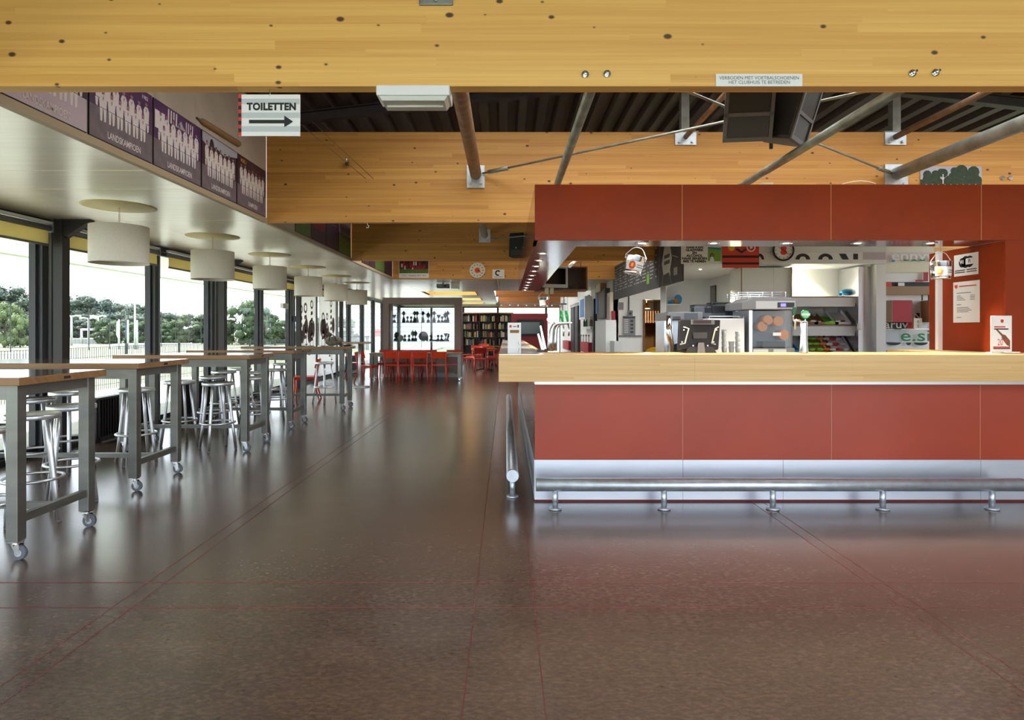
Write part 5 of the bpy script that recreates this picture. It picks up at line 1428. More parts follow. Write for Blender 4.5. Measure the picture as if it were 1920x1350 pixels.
for i, (a, b_, y0) in enumerate(((1302, 1336, 571), (1334, 1381, 567))):
    d = 6.35
    t = thing('display_bin', ('left' if i == 0 else 'right') + ' clear topped dark bin above the coffee machine', 'bin', (XX((a+b_)/2, d), d, ZZ(601, d)))
    hw = (XX(b_, d) - XX(a, d))/2; hgt = ZZ(y0, d) - ZZ(601, d)
    MB().box(-hw, hw, 0, .16, -.22, 0).build('base', 'paper_grey', t)
    MB().box(-hw + .01, hw - .01, .01, .15, 0, hgt*.8).build('contents', 'dark_grey', t); MB().box(-hw, hw, 0, .16, 0, hgt - .01).build('hood', 'smoke_glass', t); MB().box(-hw, hw, 0, .16, hgt - .01, hgt).build('lid', 'black_plastic', t)
    MB().box(-hw, hw, .0, .16, .9 - ZZ(601, d), -.22).build('stand', 'white_melamine', t)
# white insulated container
d = 5.85
t = thing('ice_container', 'white square container with wire handle right of the till', 'container', (XX(1362, d), d, .9))
hw = (XX(1397, d) - XX(1328, d))/2; zt = ZZ(597, d) - .9
MB().box(-hw, hw, 0, .28, 0, zt).build('body', 'white_plastic', t, bevel=.01)
MB().tube([(-hw + .02, .02, zt - .01), (-hw + .02, .02, zt + .02), (hw - .04, .02, zt + .02), (hw - .04, .02, zt - .03)], .004, n=6).build('wire_handle', 'aluminium', t)
MB().tube([(hw + .0, .05, zt - .01), (hw + .012, .05, zt + .02), (hw + .012, .2, zt + .02), (hw + .0, .2, zt - .02)], .004, n=6).build('wire_handle', 'aluminium', t)
# stacks of plastic cups
d = 5.18
for i, (q, y0) in enumerate(((1358, 618), (1372, 640), (1383.5, 622))):
    t = thing('cup_stack', ['left', 'middle, lower', 'right'][i] + ' stack of clear plastic cups on the bar top', 'cups', (XX(q, d), d + .01*(i % 2), ZC), group='stacks of clear cups')
    hgt = ZZ(y0, d) - ZC; n = int(hgt / .014)
    for k in range(n):
        if k % 3 == 0 or k == n - 1:
            MB().lathe([(.018, k*.014 + .001), (.0235, k*.014 + .05 if k < n - 1 else hgt), (.0225, k*.014 + .05 if k < n - 1 else hgt), (.0172, k*.014 + .003)], n=14).build('cup', 'cup_plastic', t)
# juicer
d = 5.85
jt = thing('orange_juicer', 'grey orange juicing machine with clear front and blue display', 'juicer', (XX(1440, d), d, .9))
def jx(q): return XX(q, d) - XX(1440, d)
def jz(q): return ZZ(q, d) - .9
MB().box(jx(1409), jx(1490), .0, .4, .06, jz(653)).build('base', 'raw_steel', jt)
MB().box(jx(1412), jx(1440), -.006, 0, .2, jz(655)).box(jx(1450), jx(1474), -.006, 0, .2, jz(655)).build('drip_tray', 'paper_grey', jt)
MB().box(jx(1403), jx(1409), -.02, .4, .06, jz(582)).build('left_rail', 'aluminium', jt)
MB().box(jx(1412), jx(1487), .18, .4, jz(653), jz(582)).build('drum_wall', 'mid_grey', jt)
MB().box(jx(1410), jx(1486), .0, .012, jz(652), jz(583)).build('clear_cover', 'clear_glass', jt)
MB().prism([(jx(1387), jz(581)), (jx(1490), jz(581)), (jx(1490), jz(565)), (jx(1480), jz(558)), (jx(1410), jz(558)), (jx(1400), jz(564)), (jx(1387), jz(567))], -.05, .4, 'y').build('top_housing', 'mid_grey', jt, bevel=.008)
MB().box(jx(1413), jx(1486), -.056, -.05, jz(579.5), jz(565)).build('front_fascia', 'paper_grey', jt)
cp = MB().box(jx(1453), jx(1484), -.062, -.056, jz(577), jz(567.5)).build('control_panel', 'black_plastic', jt)
MB().box(jx(1458.5), jx(1468), -.064, -.062, jz(575.5), jz(569.5)).build('blue_display', 'screen_blue', cp)
for q, y in ((1444, 600), (1464, 602), (1475, 628), (1434, 612)):
    MB().cyl((jx(q), .05, jz(y)), (jx(q), .18, jz(y)), .047, n=20).build('press_drum', 'orange_fruit', jt)
MB().box(jx(1432), jx(1474), .02, .16, jz(653), jz(640)).build('peel_chute', 'black_plastic', jt)
MB().box(jx(1449), jx(1464), -.004, .0, jz(629.5), jz(623.5)).build('maker_label', 'paper', jt)
b = MB()
for y in (547, 551, 555):
    b.tube([(jx(1392), .1, jz(y)), (jx(1482), .1, jz(y)), (jx(1482), .4, jz(y)), (jx(1392), .4, jz(y))], .004, n=6, closed=True)
for q in (1392, 1409, 1438, 1456, 1482): b.cyl((jx(q), .1, jz(560)), (jx(q), .1, jz(546)), .004, n=6); b.cyl((jx(q), .4, jz(560)), (jx(q), .4, jz(546)), .004, n=6)
b.build('fruit_basket', 'aluminium', jt)
# single beer tap
d = 5.05
t = thing('beer_tap', 'chrome beer tap column with round green badge on the bar top', 'beer tap', (XX(1507, d), d, ZC))
zt = ZZ(602, d) - ZC
MB().lathe([(0, 0), (.036, 0), (.034, .01), (.028, .1), (.024, .18), (.03, zt - .02), (.027, zt), (0, zt + .002)], n=24).build('column', 'chrome', t)
bz = ZZ(589.5, d) - ZC
MB().cyl((.012, -.008, bz), (.012, .008, bz), .036, n=28).build('badge', 'green_logo', t)
MB().cyl((.012, -.0095, bz), (.012, -.008, bz), .03, n=24).build('badge_face', 'tap_green', t); MB().box(-.024, .048, -.011, -.0095, bz - .009, bz + .009).build('badge_band', 'paper', t)
MB().cyl((.012, 0, zt), (.012, 0, bz - .03), .006, n=8).build('badge_stem', 'chrome', t)
MB().tube([(0, 0, zt - .012), (-.05, -.02, zt + .004), (-.09, -.03, zt + .004)], .011, n=10).build('spout_arm', 'chrome', t)
MB().cyl((-.085, -.03, zt - .07), (-.085, -.03, zt + .01), .007, n=8).build('spout', 'cream', t)
MB().tube([(-.1, -.03, zt + .005), (-.1, -.032, zt + .04), (-.095, -.035, zt + .06)], .005, n=8).build('lever', 'chrome', t)
MB().prism([(-.108, zt + .045), (-.086, zt + .045), (-.08, zt + .1), (-.085, zt + .115), (-.105, zt + .115), (-.112, zt + .08)], -.045, -.025, 'y').build('green_handle', 'green_dark', t, bevel=.005)
# twin beer tower on the left arm of the bar
d = 5.55
t = thing('beer_tower', 'polished arched beer tower with two green handles on the left bar arm', 'beer tap', (XX(1040, d), d, ZC))
def tx_(q): return XX(q, d) - XX(1040, d)
def tz(q): return ZZ(q, d) - ZC
for k, (qa, yy) in enumerate(((1033, .0), (1042, .1))):
    MB().tube([(tx_(qa - 1), yy, 0), (tx_(qa), yy, tz(640)), (tx_(qa + 1.5), yy, tz(618)), (tx_(qa + 5), yy, tz(610)), (tx_(qa + 12), yy, tz(606.5)), (tx_(qa + 28), yy, tz(605.5))], [.026, .022, .021, .019, .014, .011], n=14).build('arched_column', 'stainless', t)
MB().box(tx_(1040), tx_(1072), -.02, .12, tz(606), tz(604)).build('cross_bar', 'stainless', t)
for q, y0 in ((1053, 0), (1064, .06)):
    MB().tube([(tx_(q + 2), y0, tz(604)), (tx_(q), y0, tz(592)), (tx_(q - 1.5), y0, tz(582))], [.009, .016, .01], n=10).build('green_handle', 'tap_green', t)
    MB().tube([(tx_(q + 2), y0, tz(606)), (tx_(q + 4), y0 - .02, tz(616)), (tx_(q + 3), y0 - .03, tz(630))], .008, n=8).build('spout', 'chrome', t)
for q, y in ((1028.5, 599), (1037.5, 597)):
    MB().cyl((tx_(q), -.02, tz(y)), (tx_(q), -.006, tz(y)), .017, n=20).build('round_badge', 'chrome', t); MB().cyl((tx_(q), -.0, tz(y) - .016), (tx_(q) + .01, .02, tz(608)), .004, n=6).build('badge_stem', 'chrome', t)
# card terminals and the menu card
for i, (a, b_, y0) in enumerate(((1011, 1018, 626), (1015, 1026, 611))):
    d = 5.35 + .25*i
    t = thing('card_reader', ('left, nearer' if i == 0 else 'right, farther') + ' slim tilted card reader on the left bar arm', 'card reader', (XX(1016 + 4*i, d), d, ZC + .004), group='card readers on the bar arm')
    hgt = ZZ(y0, d) - ZC
    MB().prism([(-.045, 0), (.03, 0), (.02, .016), (-.04, .016)], -.06, .06, 'y').build('base', 'dark_grey', t)
    MB().prism([(-.005, .014), (.02, .014), (-.028, hgt), (-.04, hgt - .006)], -.045, .045, 'y').build('body', 'chrome', t); MB().prism([(.0185, .03), (.021, .03), (-.022, hgt - .012), (-.0255, hgt - .012)], -.038, .038, 'y').build('keypad', 'black_plastic', t)
d = 4.98
t = thing('menu_card_stand', 'white menu card stand at the corner of the bar', 'menu stand', (XX(964.5, d), d, ZC + .004))
w_, h_ = (XX(977, d) - XX(952, d)), ZZ(605, d) - ZC - .004
MB().prism([(0, 0), (.004, 0), (.03, h_), (.026, h_)], -w_/2, w_/2, 'x').build('front_card', 'white_plastic', t)
MB().prism([(.07, 0), (.074, 0), (.034, h_), (.03, h_)], -w_/2, w_/2, 'x').build('back_card', 'white_plastic', t)
b = MB()
def mc(x0, x1, v0, v1, m): b.add([(x0, .026*v0 - .0012, h_*v0), (x1, .026*v0 - .0012, h_*v0), (x1, .026*v1 - .0012, h_*v1), (x0, .026*v1 - .0012, h_*v1)], [(0, 1, 2, 3)], m)
mc(-.04, -.022, .84, .92, 0); mc(-.036, .038, .66, .76, 1); mc(.025, .036, .84, .93, 2); mc(-.012, .02, .86, .89, 3)
b.build('print', ['sign_red', 'kraft', 'print_plum', 'ink_grey'], t)
MB().tube([(.03, -.004, .004), (.042, -.004, .05), (.03, -.004, .09)], .002, n=6).build('wire_clip', 'chrome', t)

# things along the long white right wall, left to right
def wall_item(name, lab, cat, px0, px1, y0, y1, m, depth=.06, inner=None, inset=.12, lift=0):
    ya, yb = (XR - depth) * F / (px0 - CX), (XR - depth) * F / (px1 - CX)
    ym = (ya + yb) / 2; z0, z1 = ZZ(y1, yb), ZZ(y0, yb)
    t = thing(name, lab, cat, (XR - .001, ya, z0), face='left')
    w, h = ya - yb, z1 - z0
    MB().box(0, w, 0, h, 0, depth).build('board', m, t)
    if inner: MB().box(w*inset, w*(1 - inset), h*inset*.6, h*(1 - inset*.6), depth, depth + .006).build('panel', inner, t)
    return t
wall_item('notice_board', 'pale notice board high at the far end of the white wall', 'board', 1052, 1063, 556, 588, 'paper', .04, 'paper_grey')
wall_item('brown_frame', 'small brown frame under the far notice board', 'frame', 1053, 1056, 570, 582, 'wood_brown', .05)
wall_item('dark_locker', 'dark tall locker, left of the pair on the white wall', 'locker', 1070, 1076, 574, 664, 'column_paint', .1)
wall_item('dark_locker', 'dark tall locker, right of the pair on the white wall', 'locker', 1077.5, 1083, 572, 664, 'column_paint', .1)
wall_item('steel_tube_lamp', 'short steel tube lamp above the lockers', 'lamp', 1069, 1083, 567, 573, 'stainless', .16)
wall_item('shadow_box', 'deep white frame with blue picture on the white wall', 'frame', 1086, 1097, 555, 598, 'white_melamine', .22, 'blue_print', .16)
wall_item('red_banner', 'narrow dark red banner on the white wall', 'banner', 1100, 1104, 553, 574, 'wine_red', .04)
wall_item('bottle_shelf', 'small wall shelf of bottles below the deep frame', 'shelf', 1089, 1107, 612, 617, 'white_melamine', .18)
wall_item('red_box', 'dark red square box low on the white wall, right one', 'box', 1088, 1103, 643, 662, 'print_jersey', .2)
wall_item('red_box', 'dark red square box low on the white wall, left one', 'box', 1055, 1066, 640, 657, 'print_jersey', .2)
wall_item('wall_post', 'dark narrow upright on the white wall left of the leaning board', 'upright', 1110, 1113, 560, 664, 'anthracite', .1)
wall_item('blue_flag', 'narrow blue and white flag on the white wall', 'flag', 1116, 1120, 550, 588, 'blue_print', .05)
wall_item('wall_lantern', 'square box lantern high on the white wall', 'lantern', 1116, 1126, 522, 547, 'plinth_wood', .16, 'cream')
wall_item('leaning_board', 'grey slate board on the white wall', 'board', 1121, 1135, 540, 597, 'board_black', .12, 'dark_grey', .1)
wall_item('vertical_poster', 'tall pale poster with red tip on the white wall', 'poster', 1136, 1144, 548, 633, 'cream', .08, 'print_lilac', .15)
wall_item('white_cabinet', 'white cabinet low on the white wall below the slate board', 'cabinet', 1116, 1136, 600, 666, 'white_melamine', .25)
wall_item('red_poster', 'dark red poster strip beside the tall pale poster', 'poster', 1145, 1150, 583, 608, 'print_jersey', .05)
wall_item('red_shield', 'round dark red shield at the top of the white wall', 'shield', 1142, 1148, 499, 508, 'wine_red', .05)
wall_item('pen_holder', 'pale pen holder low beside the white wall end', 'holder', 1144, 1152, 640, 662, 'paper_grey', .15)
SHZ = ZZ(612, (XR - .18) * F / (1107 - CX))
for i, q in enumerate((1091, 1095, 1099, 1103, 1106)):
    y = (XR - .18) * F / (q - CX)
    o = MB().lathe([(0, 0), (.035, 0), (.038, .16), (.014, .22), (.014, .3), (0, .3)], (XR - .1, y, SHZ), 10).build('bottle', ['dark_grey', 'green_dark', 'paper_grey', 'wood_brown', 'dark_grey'][i]); tag(o, order[i] + ' bottle from the left on the small wall shelf', 'bottle', 'bottles on the wall shelf')
for i, q in enumerate((1089, 1094, 1099, 1104)):
    y = (XR - .06) * F / (q - CX)
    o = MB().cyl((XR - .06, y, ZZ(643, y)), (XR - .06, y, ZZ(630, y)), .012, n=8).blob((XR - .06, y, ZZ(629, y)), .035).build('hanging_tool', 'mid_grey'); tag(o, order[i] + ' small tool hanging from the left above the right red box', 'tool', 'tools above the red box')

# ================================================================== FAR END OF THE ROOM
# trophy cabinet
d = 18.2
xa, xb = XX(717.5, d), XX(864, d); zt = ZZ(558, d)
cb = thing('trophy_cabinet', 'large taupe trophy cabinet with glass shelves at the far end', 'cabinet', (xa, d, 0))
w = xb - xa; dp = .6
xi0, xi1 = XX(729, d) - xa, XX(852, d) - xa; zi1 = ZZ(569.5, d); zi0 = .72
MB().box(0, xi0, 0, dp, .09, zt).build('side_post', 'cabinet_taupe', cb); MB().box(xi1, w, 0, dp, .09, zt).build('side_post', 'cabinet_taupe', cb)
MB().box(xi0, xi1, 0, dp, zi1, zt).build('top_box', 'cabinet_taupe', cb); MB().box(xi0, xi1, 0, dp, .13, zi0).build('base_box', 'cabinet_taupe', cb)
MB().box(.02, w - .02, .03, dp - .03, 0, .13).build('plinth', 'paper_grey', cb)
MB().box(xi0, xi1, .015, .023, zi0, zi1).build('front_glass', 'clear_glass', cb); MB().box(xi0, xi1, dp - .023, dp - .015, zi0, zi1).build('back_glass', 'clear_glass', cb)
MB().box((xi0 + xi1)/2 - .006, (xi0 + xi1)/2 + .006, .008, .022, zi0, zi1).build('glass_joint', 'raw_steel', cb)
shz = [ZZ(605, d), ZZ(640, d)]
for z in shz: MB().box(xi0, xi1, .03, dp - .03, z - .012, z).build('glass_shelf', 'shelf_glass', cb)
MB().box(w, w + .012, .02, dp - .02, .2, zt).build('red_side', 'wine_red', cb)
kinds = {
 'cup': [(0, 0), (.05, 0), (.052, .03), (.016, .045), (.012, .11), (.02, .13), (.055, .17), (.07, .24), (.066, .245), (.05, .18), (0, .15)],
 'lid': [(0, 0), (.055, 0), (.05, .05), (.015, .06), (.012, .12), (.05, .16), (.07, .23), (.05, .29), (.02, .32), (.012, .33), (.02, .35), (.012, .37), (0, .38)],
 'tall': [(0, 0), (.06, 0), (.045, .08), (.02, .16), (.014, .22), (.04, .25), (.062, .31), (.04, .36), (.008, .38), (.014, .4), (0, .42)],
 'small': [(0, 0), (.045, 0), (.04, .03), (.012, .05), (.03, .1), (.045, .15), (.03, .18), (0, .19)],
}
up = [(739, 'cup'), (757, 'tall'), (764, 'small'), (771, 'small'), (777.5, 'tall'), (782, 'tall'), (793, 'tall'), (803, 'lid'), (814, 'tall'), (822.5, 'cup'), (829, 'small'), (835, 'lid'), (839.5, 'tall')]
lo = [(741, 'small'), (759, 'small'), (767, 'small'), (774, 'lid'), (779, 'lid'), (808, 'small'), (821.5, 'small'), (828, 'small'), (836, 'cup')]
nth = ['first', 'second', 'third', 'fourth', 'fifth', 'sixth', 'seventh', 'eighth', 'ninth', 'tenth', 'eleventh', 'twelfth', 'thirteenth']
for row, z, nm_ in ((up, shz[0], 'upper'), (lo, shz[1], 'lower')):
    for i, (q, k) in enumerate(row):
        y = d + .28 + .06 * (i % 2)
        t = thing('trophy', nth[i] + ' trophy from the left on the %s glass shelf' % nm_, 'trophy', (XX(q, y), y, z), group='trophies on the %s shelf' % nm_)
        s = .78
        MB().lathe([(r_*1.15*s, .05 + h_*s) for r_, h_ in kinds[k]], n=14).build('cup', 'brass_silver' if i % 3 else 'trophy_dark', t)
        MB().box(-.045, .045, -.045, .045, 0, .052).build('plinth', 'trophy_dark', t)
        if k in ('cup', 'tall', 'lid'):
            hm = {'cup': .2, 'tall': .31, 'lid': .22}[k]*s + .05
            for sx in (-1, 1): MB().tube([(sx*.06*s, 0, hm + .03), (sx*.1*s, 0, hm + .03), (sx*.1*s, 0, hm - .03), (sx*.05*s, 0, hm - .045)], .006, n=6).build('handle', 'brass_silver', t)
for i, (q, y_, r_, lab) in enumerate(((744, 622, .075, 'small dark round plate standing left on the lower glass shelf'), (751, 630, .095, 'round patterned plate beside the small dark plate'), (794, 630, .145, 'largest round silver plate in the middle of the lower glass shelf'))):
    y = d + .3
    t = thing('silver_plate', lab, 'plate', (XX(q, y), y, shz[1] + r_*1.0 + (.0 if i else .12)), face='cam')
    MB().lathe([(0, -.004), (r_*.7, -.004), (r_, .004), (r_, .009), (r_*.72, .002), (0, .002)], n=28).build('dish', ['trophy_dark', 'brass_silver', 'mid_grey'][i], t)
    MB().box(-.03, .03, -r_ - (.0 if i else .12), -r_*.6, -.03, -.004).build('easel', 'trophy_dark', t)
o = MB().box(XX(799, 18.5), XX(803, 18.5), 18.48, 18.52, shz[1], shz[1] + .1).build('wooden_block', 'plinth_wood'); tag(o, 'small wooden block beside the largest silver plate', 'block')
t = thing('long_wooden_trophy', 'long low wooden trophy on the right of the lower glass shelf', 'trophy', (XX(810, 18.45), 18.45, shz[1]))
MB().box(0, .5, 0, .08, 0, .05).build('plinth', 'wood_brown', t); MB().cyl((.46, .04, .05), (.5, .04, .22), .02, .03, n=8).build('post', 'wood_brown', t)

# long low table with red chairs in front of the cabinet
def make_chair(loc, rz, label, m='red_lacquer', group='red wooden chairs'):
    t = thing('cafe_chair', label, 'chair', loc, rz=rz, group=group)
    st = MB(); pts = [(-.19, -.2), (.19, -.2), (.215, .06), (.2, .2), (-.2, .2), (-.215, .06)]
    st.prism(pts, .44, .465, 'z').build('seat', m, t, bevel=.008)
    for s in (-1, 1):
        MB().tube([(s*.165, .18, .44), (s*.175, .185, .2), (s*.19, .2, 0)], [.02, .017, .014], n=8).build('leg', m, t)
        MB().tube([(s*.21, -.29, 0), (s*.185, -.215, .25), (s*.18, -.2, .45), (s*.185, -.235, .64), (s*.2, -.28, .80)], [.015, .018, .019, .017, .015], n=8).build('leg', m, t)
    b = MB(); k = 8; vs = []
    for i in range(k + 1):
        u = -1 + 2*i/k; x = u*.215; y = -.285 + .0 + .045*(1 - u*u)*-1 + .03
        for zz, dy in ((.635, .04), (.815, 0)):
            vs += [(x, y + dy, zz), (x, y + dy + .018, zz)]
    fs = []
    for i in range(k):
        a, c = i*4, i*4 + 4
        fs += [(a, c, c+2, a+2), (a+1, a+3, c+3, c+1), (a+2, c+2, c+3, a+3), (a, a+1, c+1, c)]
    fs += [(0, 2, 3, 1), (k*4, k*4+1, k*4+3, k*4+2)]
    b.add(vs, fs).build('backrest', m, t)
    MB().box(-.17, .17, .15, .17, .40, .44).build('apron', m, t)
    for s in (-1, 1): MB().box(s*.17 - .009, s*.17 + .009, -.19, .16, .405, .44).build('apron', m, t)
    return t
def near_table(x0, x1, y0, y1, z, label):
    t = thing('dining_table', label, 'table', ((x0+x1)/2, (y0+y1)/2, 0)); hx, hy = (x1-x0)/2, (y1-y0)/2
    MB().box(-hx, hx, -hy, hy, z - .035, z).build('table_top', 'oak_edge', t, bevel=.003)
    for sx in (-1, 1):
        for sy in (-1, 1):
            x, y = sx*(hx - .06), sy*(hy - .06)
            MB().box(x - .045, x + .045, y - .045, y + .045, .09, z - .036).build('leg', 'raw_steel', t)
            c = MB().cyl((x, y, .07), (x, y, .092), .025, n=10).box(x - .02, x + .02, y - .018, y + .018, .03, .07).build('caster', 'chrome', t)
            MB().cyl((x, y - .016, .04), (x, y + .016, .04), .04, n=14).build('wheel', 'rubber_grey', c)
    for sy in (-1, 1): MB().box(-hx + .1, hx - .1, sy*(hy - .06) - .015, sy*(hy - .06) + .015, z - .1, z - .036).build('apron', 'raw_steel', t)
    return t
near_table(XX(694, 16.9), XX(866, 16.9), 16.75, 17.45, .76, 'long low table with steel legs in front of the trophy cabinet')
for i, q in enumerate((736, 760, 789, 824)):
    make_chair((XX(q, 16.55) + (-.0), 16.62, 0), .0, 'red wooden chair, %s from the left with its back to us at the long table' % nth[i], group='red chairs at the long table')
for i, q in enumerate((722, 748, 775, 803, 850)):
    make_chair((XX(q, 17.6) - .0, 17.62, 0), math.pi, 'red wooden chair, %s from the left behind the long table' % nth[i], 'red_lacquer_deep', group='red chairs at the long table')
make_chair((XX(690, 16.3), 16.3, 0), -math.pi/2 - .3, 'red wooden chair at the left end of the long table')
make_chair((-4.0, 12.35, 0), math.pi/2 + .2, 'red wooden chair standing alone behind the fifth bar table')
make_chair((XX(668, 17.6), 17.6, 0), -1.2, 'red wooden chair by the window near the pedestal table', 'red_lacquer_deep')
# pedestal table
t = thing('pedestal_table', 'tall pedestal table with thin wooden top near the far windows', 'table', (XX(665, 15.0), 15.0, 0))
MB().box(-.36, .36, -.35, .35, 1.06, 1.09).build('table_top', 'oak_edge', t)
MB().cyl((.12, 0, .03), (.12, 0, 1.06), .035, n=14).build('column', 'aluminium', t); MB().lathe([(0, 0), (.24, 0), (.24, .02), (.04, .035), (0, .035)], (.12, 0, 0), 24).build('foot', 'aluminium', t)
# red chairs and round tables on the right
def round_table(x, y, lab):
    t = thing('round_table', lab, 'table', (x, y, 0), group='round wooden tables at the far right')
    MB().lathe([(0, .73), (.44, .73), (.45, .74), (.45, .755), (.44, .76), (0, .76)], n=28).build('table_top', 'oak_edge', t)
    MB().cyl((0, 0, .04), (0, 0, .73), .04, n=12).build('column', 'column_paint', t)
    for k in range(4):
        a = k*math.pi/2 + .4; MB().tube([(0, 0, .08), (.3*math.cos(a), .3*math.sin(a), .03)], .02, n=8).build('foot', 'column_paint', t)
round_table(XX(908, 21.0), 21.0, 'nearer round table among the red chairs beside the bar corner')
round_table(XX(917, 24.2), 24.2, 'farther round table among the red chairs beside the bookcase')
CH = [(880, 20.9, -1.5, 'left of the nearer round table'), (900, 20.2, .1, 'with its back to us in front of the nearer round table'), (926, 20.7, 1.2, 'right of the nearer round table'), (888, 21.9, 2.6, 'behind the nearer round table on the left'), (921, 21.9, 3.5, 'behind the nearer round table on the right'),
      (874, 23.6, -1.2, 'left of the farther round table'), (897, 23.4, -.2, 'with its back to us at the farther round table'), (938, 24.3, 1.4, 'right of the farther round table'), (905, 25.2, 3.0, 'behind the farther round table')]
for q, y, rz, lab in CH: make_chair((XX(q, y), y, 0), rz, 'red wooden chair ' + lab, RND.choice(['red_lacquer', 'red_lacquer_deep']), group='red chairs at the round tables')

# bookcase
d = 28.6
x0, x1 = XX(867, d), XX(962, d); zt = ZZ(588, d)
bk = thing('bookcase', 'long dark bookcase full of books under the far windows', 'bookcase', (x0, d, 0))
w = x1 - x0
MB().box(0, w, .3, .33, 0, zt).build('back_board', 'dark_grey', bk); MB().box(0, .03, 0, .3, 0, zt).build('side_board', 'dark_grey', bk); MB().box(w - .03, w, 0, .3, 0, zt).build('side_board', 'dark_grey', bk)
MB().box(-.01, w + .01, -.02, .33, zt, zt + .05).build('top_board', 'kraft', bk)
lev = [ZZ(q, d) for q in (602.5, 617, 632, 647, 662)]
for z in lev: MB().box(.03, w - .03, 0, .3, z - .02, z).build('shelf', 'dark_grey', bk)
for k in range(1, 3): MB().box(w*k/3 - .012, w*k/3 + .012, 0, .3, 0, zt).build('upright', 'dark_grey', bk)
BOOKC = ['tan', 'rust red', 'grey green', 'slate blue', 'pale olive', 'moss green', 'cream', 'dark brown', 'mustard', 'charcoal']
r = random.Random(3); rown = ['top', 'second', 'third', 'fourth']
for li, z in enumerate(lev[:4]):
    x = .05
    while x < w - .09:
        if any(abs(x + .03 - w*k/3) < .06 for k in (1, 2)): x += .05; continue
        if r.random() < .14: x += r.uniform(.04, .12); continue
        tw, th = r.uniform(.035, .075), r.uniform(.2, .29)
        ci = r.randrange(10)
        o = MB().box(0, tw - .004, 0, .18, 0, th).build('book', BOOKS[ci]); o.location = (x0 + x, d + .05, z)
        tag(o, '%s book in the %s row, %s bay of the far bookcase' % (BOOKC[ci], rown[li], ('left', 'middle', 'right')[min(2, int(3*x/w))]), 'book', 'books in the %s row of the bookcase' % rown[li])
        x += tw
# red television wall
d = 27.0
t = thing('television_stand', 'dark red freestanding panel with a flat television at the far end', 'television', (XX(958.5, d), d, 0))
w = XX(1027, d) - XX(958.5, d); zt = ZZ(588, d)
MB().box(0, w, 0, .25, .0, zt).build('red_panel', 'wine_red', t)
MB().box(XX(968.5, d) - XX(958.5, d), XX(1018, d) - XX(958.5, d), -.06, 0, ZZ(629.5, d), ZZ(599, d)).build('television', 'black_plastic', t)
MB().box(XX(970.5, d) - XX(958.5, d), XX(1012, d) - XX(958.5, d), -.064, -.06, ZZ(626, d), ZZ(604, d)).build('screen', 'screen_dark', t)
# track lights on the far lintel
d = 22.79
t = thing('track_light', 'grey lighting track with small spots below the short far beam', 'lighting track', (-.35, d, ZZ(571.5, d)))
MB().box(0, 2.6, -.02, .02, 0, .06).build('track', 'mid_grey', t)
for k in range(8): MB().cyl((.2 + k*.31, 0, .0), (.2 + k*.31, -.05, -.06), .03, n=10).build('spot', 'aluminium', t)
for k in (.1, 2.5): MB().cyl((k, 0, .06), (k, 0, ZB - ZZ(571.5, d)), .02, n=6).build('hanger', 'mid_grey', t)
# projector under the low ceiling
d = 16.2
t = thing('projector', 'grey projector hanging under the low ceiling below the poster beam', 'projector', (XX(831, d), d, ZZ(540, d)))
MB().box(-.16, .16, -.12, .14, 0, .1).build('body', 'dark_grey', t, bevel=.01); MB().cyl((0, 0, .1), (0, 0, ZB - ZZ(540, d)), .025, n=10).build('mount', 'paper_grey', t); MB().cyl((.06, -.12, .05), (.06, -.15, .05), .035, n=14).build('lens', 'screen_black', t)
MB().box(-.16, .16, -.124, -.12, .005, .095).build('front_grille', 'mid_grey', t)
t = thing('screen_case', 'white projection screen case on the low ceiling right of the projector', 'screen case', (XX(846, 16.3), 16.3, ZZ(541, 16.3)))
MB().box(0, .22, -.05, .05, 0, ZB - ZZ(541, 16.3)).build('case', 'white_plastic', t); MB().cyl((.2, 0, -.03), (.2, 0, 0), .01, n=8).build('pull', 'white_plastic', t)
# bits on top of the canopy
o = MB().box(XX(1426, 5.15), XX(1447, 5.15), 5.12, 5.2, ZU, ZU + .045).build('junction_box', 'cream'); tag(o, 'cream junction box on top of the canopy', 'junction box')
o = MB().box(XX(1472, 5.15), XX(1481, 5.15), 5.12, 5.16, ZU, ZU + .025).build('junction_box', 'white_plastic'); tag(o, 'tiny white junction box on top of the canopy', 'junction box')
o = MB().tube([W(1580, 345, 5.12), W(1600, 340.5, 5.12), W(1615, 339.5, 5.12), W(1630, 341, 5.12), W(1642, 344.5, 5.12)], .004, n=6).build('loose_cable', 'cream'); tag(o, 'loose cream cable arching above the canopy edge', 'cable')

# ================================================================== OUTSIDE
g = MB().box(-260, 60, -40, 300, -.4, -.16).build('ground', 'turf'); g['kind'] = 'structure'
g = MB().box(-9.6, -5.3, -10, 60, -.16, -.03).build('terrace', 'paving'); g['kind'] = 'structure'
ev = struct('roof_eave')
ez = HC + 1.25
for a in range(-4, 32, 2):
    MB().box(-8.1, XW - .1, a + .004, a + 1.996, ez, ez + .06).build('eave_panel', 'eave_white', ev)
MB().box(-8.2, -8.1, -4, 32, ez - .03, ez + .3).build('eave_fascia', 'eave_white', ev)
t = thing('dome_camera', 'white dome security camera under the outside eave', 'security camera', W(330, 506, 10.9) + Vector((0, 0, 0)))
p = W(330, 506, 10.9); hz = ez - p.z
MB().cyl((0, 0, hz), (0, 0, hz - .05), .11, n=20).build('collar', 'dark_grey', t); MB().lathe([(0, hz - .15), (.05, hz - .14), (.09, hz - .1), (.1, hz - .05)], n=20).build('dome', 'mid_grey', t)
